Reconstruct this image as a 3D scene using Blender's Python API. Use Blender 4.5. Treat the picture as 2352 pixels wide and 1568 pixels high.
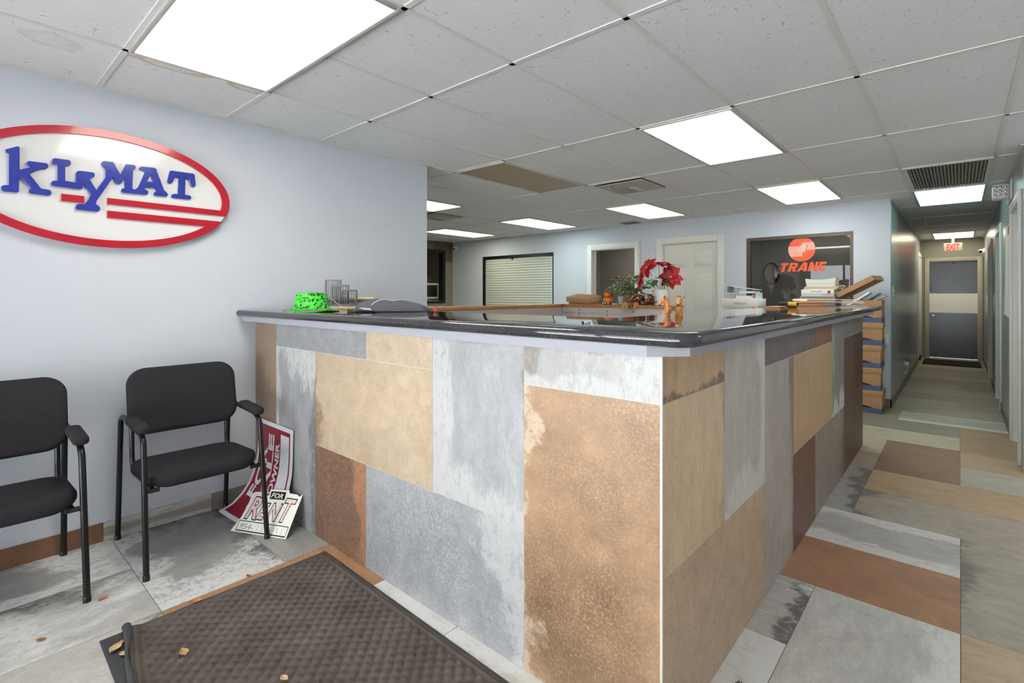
import bpy, bmesh, math, random
from mathutils import Vector, Matrix
random.seed(7)
SC = bpy.context.scene
COL = SC.collection
for _o in list(bpy.data.objects):
    bpy.data.objects.remove(_o)

# ------------------------------------------------------------------ camera
CAMZ, YAW, CH = 1.3037, 0.7051, 2.3897          # eye height, heading left of +Y, ceiling height
cam = bpy.data.cameras.new('camera')
cam.sensor_fit = 'HORIZONTAL'; cam.sensor_width = 36.0
cam.lens = 36.0 * 1154.93 / 2352
cam.shift_x = -45.1 / 2352
cam.shift_y = -(784 - 675.1) / 2352
cam.clip_start = 0.02; cam.clip_end = 200
cam_o = bpy.data.objects.new('camera', cam)
cam_o.location = (0, 0, CAMZ); cam_o.rotation_euler = (math.pi / 2, 0, YAW)
COL.objects.link(cam_o); SC.camera = cam_o

# ------------------------------------------------------------------ sky, exposure
W = bpy.data.worlds.new('world'); SC.world = W; W.use_nodes = True
_bg = W.node_tree.nodes['Background']
_bg.inputs['Color'].default_value = (0.97, 0.985, 1.0, 1)
_bg.inputs['Strength'].default_value = 6.0
SC.view_settings.view_transform = 'Standard'
SC.view_settings.look = 'None'
SC.view_settings.gamma = 1.0
SC.view_settings.use_curve_mapping = False
SC.view_settings.exposure = 0.13
_pl = bpy.data.lights.new('storefront_daylight', 'AREA')      # portal: only guides the sky light through the storefront glass
_pl.shape = 'RECTANGLE'; _pl.size = 5.1; _pl.size_y = 2.1
_pl.cycles.is_portal = True
_po = bpy.data.objects.new('storefront_daylight', _pl)
_po.location = (-0.75, -2.02, 1.15); _po.rotation_euler = (math.pi / 2, 0, 0)
COL.objects.link(_po)

_sl = bpy.data.lights.new('sun', 'SUN'); _sl.energy = 108.0; _sl.angle = 0.0093; _sl.color = (1.0, 1.0, 1.0)
_so = bpy.data.objects.new('sun', _sl); COL.objects.link(_so)       # high and from behind the building: it lights the paving outside
_so.rotation_euler = Vector((-0.62, -0.22, -0.75)).to_track_quat('-Z', 'Y').to_euler(); _so.location = (6, 4, 9)

# ------------------------------------------------------------------ helpers
def lin(c):
    r = []
    for v in c[:3]:
        v = v / 255.0
        r.append(v / 12.92 if v <= 0.04045 else ((v + 0.055) / 1.055) ** 2.4)
    return (r[0], r[1], r[2], 1.0)

MATS = {}
class NT:
    """tiny node-tree writer"""
    def __init__(s, name):
        s.m = bpy.data.materials.new(name); s.m.use_nodes = True
        s.t = s.m.node_tree; s.b = s.t.nodes['Principled BSDF']
        s.out = s.t.nodes['Material Output']
        MATS[name] = s.m
    def n(s, typ, **kw):
        nd = s.t.nodes.new(typ)
        for k, v in kw.items():
            if k.startswith('i_'):
                s.put(nd.inputs[int(k[2:]) if k[2:].isdigit() else k[2:].replace('_', ' ')], v)
            else:
                setattr(nd, k, v)
        return nd
    def put(s, sock, v):
        if isinstance(v, bpy.types.NodeSocket): s.t.links.new(v, sock)
        elif isinstance(v, bpy.types.Node): s.t.links.new(v.outputs[0], sock)
        else: sock.default_value = v
    def math(s, op, a, b=0.0, c=0.0, clamp=False):
        nd = s.n('ShaderNodeMath', operation=op, use_clamp=clamp)
        s.put(nd.inputs[0], a); s.put(nd.inputs[1], b); s.put(nd.inputs[2], c)
        return nd.outputs[0]
    def mix(s, f, a, b, mode='MIX'):
        nd = s.n('ShaderNodeMix', data_type='RGBA', blend_type=mode)
        s.put(nd.inputs[0], f); s.put(nd.inputs[6], a); s.put(nd.inputs[7], b)
        return nd.outputs[2]
    def noise(s, vec, scale, detail=4.0, rough=0.55, dist=0.0):
        nd = s.n('ShaderNodeTexNoise')
        s.put(nd.inputs['Vector'], vec); s.put(nd.inputs['Scale'], scale)
        s.put(nd.inputs['Detail'], detail); s.put(nd.inputs['Roughness'], rough); s.put(nd.inputs['Distortion'], dist)
        return nd.outputs['Fac']
    def coord(s, kind='Object', loc=(0, 0, 0), scale=(1, 1, 1), rot=(0, 0, 0)):
        tc = s.n('ShaderNodeTexCoord'); mp = s.n('ShaderNodeMapping')
        s.put(mp.inputs['Vector'], tc.outputs[kind])
        mp.inputs['Location'].default_value = loc; mp.inputs['Scale'].default_value = scale; mp.inputs['Rotation'].default_value = rot
        return mp.outputs[0]
    def ramp(s, f, lo, hi):
        nd = s.n('ShaderNodeMapRange', clamp=True)
        s.put(nd.inputs[0], f); s.put(nd.inputs[1], lo); s.put(nd.inputs[2], hi)
        return nd.outputs[0]
    def bump(s, h, strength=0.2, dist=0.01):
        nd = s.n('ShaderNodeBump'); nd.inputs['Strength'].default_value = strength; nd.inputs['Distance'].default_value = dist
        s.put(nd.inputs['Height'], h); s.put(s.b.inputs['Normal'], nd)
    def set(s, **kw):
        for k, v in kw.items():
            s.put(s.b.inputs[k.replace('_', ' ')], v)
        return s.m

def plain(name, rgb, rough=0.5, metal=0.0, spec=0.5, emit=0.0, var=0.05, vscale=30.0, bump=0.0, coat=0.0):
    """one colour with a slight procedural mottling"""
    if name in MATS: return MATS[name]
    t = NT(name); c = lin(rgb)
    nz = t.noise(t.coord('Object'), vscale, 4, 0.6)
    d = tuple(max(0, v * (1 - var * 2)) for v in c[:3]) + (1,)
    e = tuple(min(1, v * (1 + var * 2)) for v in c[:3]) + (1,)
    t.set(Base_Color=t.mix(nz, d, e), Roughness=rough, Metallic=metal)
    t.b.inputs['Specular IOR Level'].default_value = spec
    if coat: t.b.inputs['Coat Weight'].default_value = coat; t.b.inputs['Coat Roughness'].default_value = 0.05
    if emit:
        t.set(Emission_Color=c); t.b.inputs['Emission Strength'].default_value = emit
    if bump: t.bump(nz, bump, 0.004)
    return t.m

def tag(o, label=None, cat=None, group=None, kind=None):
    if label: o['label'] = label
    if cat: o['category'] = cat
    if group: o['group'] = group
    if kind: o['kind'] = kind
    return o

def wloc(o):
    v = Vector((0, 0, 0))
    while o is not None:
        v = v + Vector(o.location); o = o.parent
    return v

def empty(name, loc, label=None, cat=None, group=None, kind=None, parent=None):
    o = bpy.data.objects.new(name, None); o.empty_display_size = 0.1
    COL.objects.link(o)
    if parent: o.parent = parent; o.location = Vector(loc) - wloc(parent)
    else: o.location = loc
    return tag(o, label, cat, group, kind)

class MB:
    """collects shapes in world coordinates; build() makes ONE mesh object with its origin at its own bottom centre"""
    def __init__(s): s.bm = bmesh.new()
    def face(s, pts):
        vs = [s.bm.verts.new(p) for p in pts]
        try: return s.bm.faces.new(vs)
        except ValueError: return None
    def box(s, x0, x1, y0, y1, z0, z1, bev=0.0, seg=2, M=None):
        b = bmesh.new(); bmesh.ops.create_cube(b, size=1.0)
        for v in b.verts:
            v.co = Vector((x0 + (v.co.x + .5) * (x1 - x0), y0 + (v.co.y + .5) * (y1 - y0), z0 + (v.co.z + .5) * (z1 - z0)))
        if bev: bmesh.ops.bevel(b, geom=b.edges[:], offset=bev, segments=seg, profile=0.5, affect='EDGES', clamp_overlap=True)
        return s.add(b, M)
    def add(s, b, M=None):
        if M is not None: bmesh.ops.transform(b, matrix=M, verts=b.verts[:])
        me = bpy.data.meshes.new('tmp'); b.to_mesh(me); b.free()
        s.bm.from_mesh(me); bpy.data.meshes.remove(me)
        return s
    def prism(s, pts, h, M=None, bev=0.0, seg=3, holes=()):
        """polygon in local xy extruded along local z by h"""
        b = bmesh.new()
        if holes:
            es = []
            for ring in [pts] + list(holes):
                vs = [b.verts.new((p[0], p[1], 0)) for p in ring]
                es += [b.edges.new((vs[i], vs[(i + 1) % len(vs)])) for i in range(len(vs))]
            bmesh.ops.triangle_fill(b, use_beauty=True, edges=es)
        else:
            b.faces.new([b.verts.new((p[0], p[1], 0)) for p in pts])
        r = bmesh.ops.extrude_face_region(b, geom=b.faces[:])
        for v in r['geom']:
            if isinstance(v, bmesh.types.BMVert): v.co.z += h
        bmesh.ops.recalc_face_normals(b, faces=b.faces[:])
        if bev:
            ed = [e for e in b.edges if abs(e.verts[0].co.z - e.verts[1].co.z) < 1e-7 and len(e.link_faces) == 2 and e.calc_face_angle(0) > 0.6]
            bmesh.ops.bevel(b, geom=ed, offset=bev, segments=seg, profile=0.5, affect='EDGES', clamp_overlap=True)
        return s.add(b, M)
    def tube(s, path, r, n=10, cap=True, closed=False, flat=1.0):
        P = [Vector(p) for p in path]; m = len(P); rings = []
        rr = r if isinstance(r, (list, tuple)) else [r] * m
        up = None
        for i in range(m):
            a = P[(i - 1) % m] if (closed or i > 0) else P[i]
            c = P[(i + 1) % m] if (closed or i < m - 1) else P[i]
            d = (c - a).normalized()
            if up is None:
                up = Vector((0, 0, 1)) if abs(d.z) < 0.9 else Vector((1, 0, 0))
            sd = d.cross(up).normalized(); up = sd.cross(d).normalized()
            rings.append([s.bm.verts.new(P[i] + (sd * math.cos(2 * math.pi * k / n) + up * math.sin(2 * math.pi * k / n) * flat) * rr[i]) for k in range(n)])
        for i in range(m if closed else m - 1):
            A, B = rings[i], rings[(i + 1) % m]
            for k in range(n): s.bm.faces.new((A[k], A[(k + 1) % n], B[(k + 1) % n], B[k]))
        if cap and not closed:
            s.bm.faces.new(rings[0][::-1]); s.bm.faces.new(rings[-1])
        return s
    def lathe(s, prof, c=(0, 0, 0), n=24, M=None, sx=1.0, sy=1.0, lobes=0, lobe=0.0):
        b = bmesh.new(); rings = []
        for r, z in prof:
            if r < 1e-6: rings.append([b.verts.new((c[0], c[1], c[2] + z))])
            else:
                ring = []
                for k in range(n):
                    a = 2 * math.pi * k / n
                    q = r * (1 - lobe * (1 - abs(math.cos(a * lobes / 2)))) if lobes else r
                    ring.append(b.verts.new((c[0] + q * sx * math.cos(a), c[1] + q * sy * math.sin(a), c[2] + z)))
                rings.append(ring)
        for A, B in zip(rings[:-1], rings[1:]):
            for k in range(n):
                f = [A[k % len(A)], A[(k + 1) % len(A)], B[(k + 1) % len(B)], B[k % len(B)]]
                f2 = []
                for v in f:
                    if v not in f2: f2.append(v)
                if len(f2) > 2: b.faces.new(f2)
        return s.add(b, M)
    def grid(s, fn, nu, nv):
        V = [[s.bm.verts.new(fn(i / nu, j / nv)) for j in range(nv + 1)] for i in range(nu + 1)]
        for i in range(nu):
            for j in range(nv): s.bm.faces.new((V[i][j], V[i + 1][j], V[i + 1][j + 1], V[i][j + 1]))
        return s
    def ball(s, c, r, n=10, sc=(1, 1, 1)):
        b = bmesh.new(); bmesh.ops.create_uvsphere(b, u_segments=n, v_segments=max(6, n // 2 + 2), radius=r)
        for v in b.verts: v.co = Vector((c[0] + v.co.x * sc[0], c[1] + v.co.y * sc[1], c[2] + v.co.z * sc[2]))
        return s.add(b)
    def thick(s, d):
        bmesh.ops.recalc_face_normals(s.bm, faces=s.bm.faces[:])
        bmesh.ops.solidify(s.bm, geom=s.bm.faces[:], thickness=d)
        return s
    def mesh(s, name, mat, smooth=True, origin=None, recalc=True, angle=35):
        if recalc: bmesh.ops.recalc_face_normals(s.bm, faces=s.bm.faces[:])
        xs = [v.co.x for v in s.bm.verts]; ys = [v.co.y for v in s.bm.verts]; zs = [v.co.z for v in s.bm.verts]
        o = Vector(origin) if origin is not None else Vector(((min(xs) + max(xs)) / 2, (min(ys) + max(ys)) / 2, min(zs)))
        for v in s.bm.verts: v.co -= o
        me = bpy.data.meshes.new(name); s.bm.to_mesh(me); s.bm.free()
        me.materials.append(mat)
        if smooth:
            me.polygons.foreach_set('use_smooth', [True] * len(me.polygons))
            me.set_sharp_from_angle(angle=math.radians(angle))
        return me, o
    def build(s, name, mat, parent=None, smooth=True, origin=None, recalc=True, angle=35, label=None):
        me, o = s.mesh(name, mat, smooth, origin, recalc, angle)
        ob = bpy.data.objects.new(name, me); COL.objects.link(ob)
        ob.location = o - (wloc(parent) if parent else Vector((0, 0, 0)))
        if parent: ob.parent = parent
        if label: ob['label'] = label
        return ob

def copy_tree(o, loc=None, rz=None, parent=None):
    c = o.copy(); COL.objects.link(c); c.parent = parent
    if loc is not None: c.location = loc
    if rz is not None: c.rotation_euler = (0, 0, rz)
    for ch in o.children: copy_tree(ch, parent=c)
    return c

def BX(name, mat, parent, *a, **k):
    return MB().box(*a, **k).build(name, mat, parent)

def frame_m(o, ex, ey):
    """matrix taking local x,y,z to world with origin o, axes ex, ey, ex x ey"""
    ex = Vector(ex).normalized(); ey = Vector(ey).normalized(); ez = ex.cross(ey)
    return Matrix(((ex.x, ey.x, ez.x, o[0]), (ex.y, ey.y, ez.y, o[1]), (ex.z, ey.z, ez.z, o[2]), (0, 0, 0, 1)))

def text_bm(s, w=None, h=None, bold=0.0, shear=0.0, extr=0.001, spacing=1.0, fn=None):
    """flat lettering as a bmesh in local xy, scaled so that its box is w x h with the lower left corner at 0,0"""
    cu = bpy.data.curves.new('txt', 'FONT'); cu.body = s; cu.offset = bold; cu.shear = shear
    cu.extrude = 0.02; cu.space_character = spacing; cu.resolution_u = 3
    ob = bpy.data.objects.new('txt', cu); COL.objects.link(ob)
    me = bpy.data.meshes.new_from_object(ob)
    bpy.data.objects.remove(ob); bpy.data.curves.remove(cu)
    b = bmesh.new(); b.from_mesh(me); bpy.data.meshes.remove(me)
    xs = [v.co.x for v in b.verts]; ys = [v.co.y for v in b.verts]
    x0, x1, y0, y1 = min(xs), max(xs), min(ys), max(ys)
    sx = w / (x1 - x0) if w else h / (y1 - y0); sy = h / (y1 - y0) if h else sx
    for v in b.verts:
        v.co.x = (v.co.x - x0) * sx; v.co.y = (v.co.y - y0) * sy; v.co.z = extr if v.co.z > 0 else 0.0
        if fn: v.co = fn(v.co)
    return b

# ------------------------------------------------------------------ materials
def stone(name, a, b, seed, plane='xz', white=None, dark=None, speck=None, stretch=(1, 1, 1), rough=0.42, scale=2.2, wcol=(228, 228, 226), dcol=(92, 90, 85)):
    """worn-metal-look porcelain: two tones, pale scraped wear, dark blotches, flecks.  white/dark = (amount, edges, sharpness)"""
    t = NT(name)
    rnd = random.Random(seed * 13 + 5)
    off = (rnd.uniform(-40, 40), rnd.uniform(-40, 40), rnd.uniform(-40, 40))
    v = t.coord('Object', off, stretch)
    g = t.n('ShaderNodeSeparateXYZ'); t.put(g.inputs[0], t.coord('Generated'))
    ax = {'x': g.outputs[0], 'y': g.outputs[1], 'z': g.outputs[2]}
    U, V = ax[plane[0]], ax[plane[1]]
    big = t.ramp(t.noise(v, scale, 7, 0.62, 0.3), 0.30, 0.70)
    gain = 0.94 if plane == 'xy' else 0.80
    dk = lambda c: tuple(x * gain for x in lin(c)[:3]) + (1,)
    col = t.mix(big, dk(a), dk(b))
    fine = t.noise(t.coord('Object', off), 85, 8, 0.8)
    col = t.mix(0.85, col, t.mix(fine, (0.62, 0.62, 0.62, 1), (1.38, 1.38, 1.38, 1)), 'MULTIPLY')
    col = t.mix(0.6, col, t.mix(t.ramp(t.noise(v, 12, 12, 0.8, 0.4), 0.34, 0.66), (0.66, 0.66, 0.66, 1), (1.32, 1.32, 1.32, 1)), 'MULTIPLY')
    def edgew(edges):
        w = None
        for e in edges:
            src = U if e in 'LR' else V
            q = t.ramp(src, 0.45, 0.0) if e in 'LB' else t.ramp(src, 0.55, 1.0)
            w = q if w is None else t.math('MAXIMUM', w, q)
        return w if w is not None else 0.0
    if speck:
        amt, sc, scol = speck
        m = t.ramp(t.noise(t.coord('Object', off, (1, 1, 1)), sc * 2.6, 9, 0.8), 0.50, 0.57)
        m2 = t.ramp(t.noise(v, 3.0, 6, 0.65), 0.30, 0.66)
        col = t.mix(t.math('MULTIPLY', t.math('MULTIPLY', m, m2), amt), col, dk(scol))
    for spec, cc, sd in ((dark, dcol, 3.3), (white, wcol, 9.1)):
        if not spec: continue
        amt, edges, sharp = spec
        vv = t.coord('Object', (off[0] + sd, off[1] - sd, off[2]), stretch)
        n1 = t.math('ADD', t.math('MULTIPLY', t.noise(vv, 2.6, 3, 0.5, 0.2), 0.6), t.math('MULTIPLY', t.noise(vv, 9.0, 14, 0.78, 0.3), 0.4))
        s_ = t.math('ADD', n1, t.math('MULTIPLY', t.math('SUBTRACT', edgew(edges), 0.35), 0.30 if edges else 0.0))
        th = 0.62 - amt * 0.22
        m = t.ramp(s_, th, th + sharp * 0.4)
        brk = t.ramp(t.noise(t.coord('Object', off, stretch), 30, 12, 0.85), 0.40, 0.50)
        brk = t.math('MAXIMUM', brk, t.ramp(s_, th + sharp * 0.9, th + sharp * 2.2))
        col = t.mix(t.math('MULTIPLY', t.math('MULTIPLY', m, brk), 0.88), col, dk(cc))
    t.set(Base_Color=col, Roughness=t.math('ADD', t.math('MULTIPLY', fine, 0.2), rough - 0.1))
    t.b.inputs['Specular IOR Level'].default_value = 0.45
    t.bump(fine, 0.05, 0.003)
    return t.m

def paint(name, rgb, scale=130, strength=0.12):
    t = NT(name)
    v = t.coord('Object'); nz = t.noise(v, scale, 3, 0.55); lo = t.noise(v, 1.3, 4, 0.6)
    c = lin(rgb)
    t.set(Base_Color=t.mix(lo, tuple(x * 0.96 for x in c[:3]) + (1,), tuple(min(1, x * 1.04) for x in c[:3]) + (1,)), Roughness=0.62)
    t.b.inputs['Specular IOR Level'].default_value = 0.3
    t.bump(nz, strength, 0.006)
    return t.m

M_WALL = paint('wall_paint', (206, 211, 221))
M_WALLH = paint('hall_gloss_paint', (160, 164, 168), 60, 0.04)
MATS['hall_gloss_paint'].node_tree.nodes['Principled BSDF'].inputs['Roughness'].default_value = 0.28
M_DIM = paint('office_paint', (150, 146, 140))
M_APRON = paint('apron_paint', (164, 165, 174), 200, 0.04)
M_TRIM = plain('trim_white', (226, 226, 222), 0.35, var=0.02)
M_DOORW = plain('door_white', (222, 221, 215), 0.32, var=0.02)
M_GRID = plain('ceiling_grid_white', (214, 214, 210), 0.45, var=0.03)
M_GROUT = plain('grout', (150, 146, 138), 0.8, var=0.06)
M_BLACK = plain('black_metal', (22, 22, 24), 0.35, var=0.08)
M_CHROME = plain('chrome', (205, 206, 208), 0.18, 1.0)
M_KRAFT = plain('kraft_card', (178, 138, 98), 0.75, var=0.07, vscale=18)
M_KRAFT2 = plain('kraft_card_darker', (160, 118, 78), 0.75, var=0.07, vscale=18)  # slightly darker kraft, used for the sheets between the boxes
M_PAPER = plain('white_paper', (232, 232, 230), 0.6, var=0.02)
M_WHITE = plain('white_plastic', (228, 228, 226), 0.3, var=0.02)

def ceiling_mat(name, stain=None):
    t = NT(name)
    v = t.coord('Object', (0, 0, 0), (1, 1, 1))
    fis = t.noise(t.coord('Object', (3, 8, 0), (55, 20, 20)), 1.0, 2, 0.5, 1.2)
    fis2 = t.noise(t.coord('Object', (13, 2, 0), (24, 60, 20)), 1.0, 2, 0.5, 1.2)
    hole = t.math('MAXIMUM', t.ramp(fis, 0.685, 0.72), t.math('MULTIPLY', t.ramp(fis2, 0.70, 0.73), 0.9))
    fine = t.noise(v, 160, 3, 0.6)
    base = t.mix(t.noise(v, 2.0, 3, 0.5), lin((222, 222, 224)), lin((230, 230, 232)))
    base = t.mix(0.25, base, t.mix(fine, (0.7, 0.7, 0.7, 1), (1.25, 1.25, 1.25, 1)), 'MULTIPLY')
    for (sx, sy), (ra, rb), amt in (stain or ()):
        sp = t.n('ShaderNodeSeparateXYZ'); t.put(sp.inputs[0], t.coord('Object', (-sx, -sy, 0)))
        d = t.math('SQRT', t.math('ADD', t.math('POWER', t.math('DIVIDE', sp.outputs[0], ra), 2.0), t.math('POWER', t.math('DIVIDE', sp.outputs[1], rb), 2.0)))
        d = t.math('ADD', d, t.math('MULTIPLY', t.math('SUBTRACT', t.noise(v, 14, 6, 0.65), 0.5), 1.1))
        ring = t.math('MULTIPLY', t.ramp(d, 0.55, 0.95), t.ramp(d, 1.02, 0.97))
        fill = t.math('MULTIPLY', t.ramp(d, 1.0, 0.9), 0.35)
        base = t.mix(t.math('MULTIPLY', t.math('ADD', ring, fill, clamp=True), amt), base, lin((186, 158, 124)))
    col = t.mix(t.math('MULTIPLY', hole, 0.6), base, lin((136, 128, 118)))
    t.set(Base_Color=col, Roughness=0.9)
    t.b.inputs['Specular IOR Level'].default_value = 0.1
    t.bump(t.math('SUBTRACT', t.math('MULTIPLY', fine, 0.3), hole), 0.35, 0.004)
    return t.m
M_CT = ceiling_mat('ceiling_tile_fissured')
STAIN_A = [((.262, -.12), (.06, .17), .6), ((.262, .22), (.055, .10), .6)]; STAIN_B = [((.165, .385), (.09, .10), .25)]
M_CTS1 = ceiling_mat('ceiling_tile_stained_edge', STAIN_A)
M_CTS3 = ceiling_mat('ceiling_tile_stained_faint', STAIN_B)

def lamp_mat(name, rgb, strength):
    t = NT(name); c = lin(rgb)
    sp = t.n('ShaderNodeSeparateXYZ'); t.put(sp.inputs[0], t.coord('Generated'))
    pr = t.n('ShaderNodeTexChecker'); t.put(pr.inputs['Vector'], t.coord('Object')); t.put(pr.inputs['Scale'], 130.0)
    t.set(Base_Color=t.mix(pr.outputs[1], (0.72, 0.72, 0.70, 1), (0.78, 0.78, 0.76, 1)), Emission_Color=c, Roughness=0.5)
    t.b.inputs['Emission Strength'].default_value = strength
    return t.m

def glass_mat(name, tint=(0.93, 0.95, 0.95), ior=1.5):
    t = NT(name)
    fr = t.n('ShaderNodeFresnel'); fr.inputs[0].default_value = ior
    tr = t.n('ShaderNodeBsdfTransparent'); tr.inputs[0].default_value = tint + (1,)
    gl = t.n('ShaderNodeBsdfGlossy'); gl.inputs['Roughness'].default_value = 0.0
    mx = t.n('ShaderNodeMixShader')
    t.put(mx.inputs[0], fr); t.put(mx.inputs[1], tr); t.put(mx.inputs[2], gl)
    t.t.links.new(mx.outputs[0], t.out.inputs[0])
    return t.m
M_GLASS = glass_mat('clear_glass')

def wood_mat(name, a, b):
    t = NT(name)
    v = t.coord('Object', (0, 0, 0), (6, 40, 40)); nz = t.noise(v, 1.0, 5, 0.6, 1.0)
    t.set(Base_Color=t.mix(t.ramp(nz, 0.3, 0.7), lin(a), lin(b)), Roughness=0.4)
    return t.m
M_OAK = wood_mat('oak_cap', (150, 92, 42), (196, 134, 72))
# ================================================================== THE SETTING
XW, YC, XC = -3.45, 1.3124, -0.6375      # left wall, counter front face, counter side face
YB, XH0, XH1, YE = 7.05, -0.604, 0.36, 13.0    # back wall, hall walls, hall end
YF, XL, XR = -1.9, -8.2, 2.0                        # street front, far left wall

def struct(o, label): return tag(o, label, None, None, 'structure')

# ---- floor with porcelain tiles
fl = struct(MB().box(-10.2, 2.2, -2.1, 13.3, -0.12, -0.003).build('floor', M_GROUT, None), 'floor of large worn stone and rust toned porcelain tiles')
SEED = [0]
def ftile(x0, x1, y0, y1, m):
    g = 0.0016
    MB().box(x0 + g, x1 - g, y0 + g, y1 - g, -0.011, 0.0).build('tile', m, fl, smooth=False)
def fst(a, b, **k):
    SEED[0] += 1
    return stone('floor_stone_%d' % SEED[0], a, b, SEED[0], 'xy', **k)
SX = (0.7, 1.3, 1)      # streaks run along x
SY = (1.3, 0.7, 1)
TAUPE = ((152, 143, 131), (170, 161, 149)); LGREY = ((192, 190, 185), (208, 206, 202)); BROWN = ((148, 110, 84), (174, 136, 106))
BEIGE = ((178, 158, 130), (190, 170, 142)); GREEN = ((148, 144, 130), (160, 157, 144))
def U(*p): return dict(zip(('white', 'dark'), p))
# beside the counter and down to the hall
ftile(-0.99, -0.490, 1.546, 2.040, fst(*LGREY, white=(0.75, 'R', 0.10), stretch=SX))
ftile(-0.99, -0.490, 2.040, 2.535, fst((178, 176, 172), (194, 192, 188), dark=(-0.08, 'R', 0.10), white=(0.25, '', 0.15), stretch=SX))
ftile(-0.490, 0.003, 1.546, 2.535, fst(*LGREY, white=(0.45, 'RB', 0.10), stretch=(1.3, 0.6, 1)))
ftile(-0.99, 0.003, 2.535, 3.030, fst(*BROWN, speck=(0.85, 45, (186, 138, 102)), stretch=SX))
ftile(-0.99, 0.003, 3.030, 3.523, fst((176, 175, 172), (190, 189, 186), white=(0.36, 'TB', 0.12), stretch=SX))
ftile(-0.99, -0.490, 3.523, 4.490, fst((156, 155, 151), (174, 173, 169), dark=(-0.10, 'R', 0.10), stretch=(0.6, 0.8, 1)))
ftile(-0.99, -0.490, 4.490, 4.985, fst((166, 150, 136), (180, 164, 150), stretch=SX))
ftile(-0.99, -0.490, 4.985, 5.488, fst((178, 168, 146), (190, 181, 160), stretch=SX))
ftile(-0.490, 0.500, 3.523, 4.013, fst((160, 150, 138), (176, 168, 158), dark=(-0.05, 'L', 0.2), stretch=SX, dcol=(110, 100, 92)))
ftile(-0.490, 0.500, 4.013, 4.502, fst((176, 150, 118), (190, 164, 130), stretch=SX))
ftile(-0.490, 0.003, 4.502, 5.488, fst((128, 100, 80), (142, 112, 92), stretch=SX))
ftile(-0.99, 0.003, 5.488, 5.973, fst((180, 174, 152), (194, 188, 166), stretch=SX))
ftile(-0.99, 0.003, 5.973, 6.457, fst((130, 130, 118), (140, 140, 128), stretch=SX))
ftile(0.003, 0.500, 1.058, 1.552, fst(*BEIGE, stretch=SX))
ftile(0.003, 0.500, 1.552, 2.543, fst(*BEIGE, stretch=SX))
ftile(0.003, 0.500, 2.543, 3.523, fst((158, 150, 138), (172, 165, 154), dark=(-0.12, 'LB', 0.16), stretch=SX, dcol=(112, 106, 98)))
ftile(0.003, 0.500, 4.502, 4.985, fst((170, 168, 156), (182, 181, 170), stretch=SX))
ftile(0.003, 0.500, 4.985, 5.450, fst((170, 146, 118), (182, 158, 130), stretch=SX))
ftile(0.003, 0.500, 5.450, 6.457, fst((150, 128, 102), (162, 140, 112), stretch=SX))
ftile(-0.99, -0.490, 6.457, 7.430, fst((140, 128, 108), (150, 138, 120), stretch=SX))
ftile(-0.490, 0.420, 6.457, 6.940, fst((164, 166, 160), (180, 182, 176), white=(0.35, 'TB', 0.2), stretch=(0.2, 2.0, 1)))
ftile(-0.490, 0.420, 6.940, 7.430, fst(*GREEN, white=(0.12, '', 0.2), stretch=SX))
y = 7.430; k = 0
while y < 12.9:
    y2 = min(y + 0.494, 13.0)
    cs = [((150, 144, 130), (164, 158, 144)), ((134, 126, 118), (146, 138, 130)), ((166, 152, 130), (176, 164, 142))]
    if k % 3 == 1:
        ftile(-0.75, 0.42, y, y2, fst(*cs[k % 3], stretch=SX))
    else:
        ftile(-0.75, 0.0, y, y2, fst(*cs[k % 3], stretch=SX)); ftile(0.0, 0.42, y, y2, fst(*cs[(k + 1) % 3], stretch=SX))
    y = y2; k += 1
# waiting area in front of the counter
ftile(-3.45, -2.497, 0.588, 1.087, fst((150, 150, 149), (168, 168, 167), white=(0.40, 'BR', 0.12), dark=(0.08, 'TL', 0.2), stretch=(1, 1, 1)))
ftile(-3.45, -2.497, 1.087, 1.40, fst((150, 149, 145), (162, 161, 157), stretch=SX))
ftile(-2.497, -2.000, 0.588, 1.40, fst((158, 116, 84), (178, 134, 98), speck=(0.9, 40, (206, 178, 148)), stretch=SY))
ftile(-2.000, -1.500, 0.588, 1.40, fst((206, 203, 194), (216, 213, 206), white=(0.5, 'T', 0.15), stretch=SX))
ftile(-1.500, -1.000, 0.588, 1.40, fst((202, 198, 188), (214, 210, 202), white=(0.5, 'T', 0.15), stretch=SX))
ftile(-1.000, -0.490, 0.588, 1.546, fst(*LGREY, white=(0.6, 'R', 0.12), stretch=SX))
ftile(-0.490, 0.003, 0.588, 1.546, fst(*TAUPE, stretch=SX))
ftile(-3.45, -2.997, -0.40, 0.588, fst((156, 154, 150), (176, 174, 170), white=(0.55, 'RT', 0.14), stretch=SY))
ftile(-2.997, -2.497, -0.40, 0.588, fst((180, 178, 173), (192, 190, 186), white=(0.40, '', 0.2), dark=(0.06, 'L', 0.2), stretch=SY))
ftile(-2.497, -2.000, 0.09, 0.588, fst((184, 181, 174), (196, 193, 187), dark=(0.05, 'T', 0.2), stretch=SY, dcol=(120, 112, 102)))
for i, x in enumerate((-2.497, -2.0, -1.5, -1.0, -0.49, 0.003)):
    for j, (y0, y1) in enumerate(((-1.9, -0.9), (-0.9, -0.4), (-0.4, 0.588))):
        if i == 0 and j == 2: y1 = 0.09
        ftile(x, (-2.0, -1.5, -1.0, -0.49, 0.003, 0.42)[i], y0, y1, fst(*(LGREY, TAUPE, BEIGE)[(i + j) % 3], stretch=SX))
ftile(-3.45, -2.997, -1.9, -0.4, fst(*LGREY, stretch=SY)); ftile(-2.997, -2.497, -1.9, -0.4, fst(*TAUPE, stretch=SY))
ftile(0.003, 0.42, 0.588, 1.058, fst(*TAUPE, stretch=SX))
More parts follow.
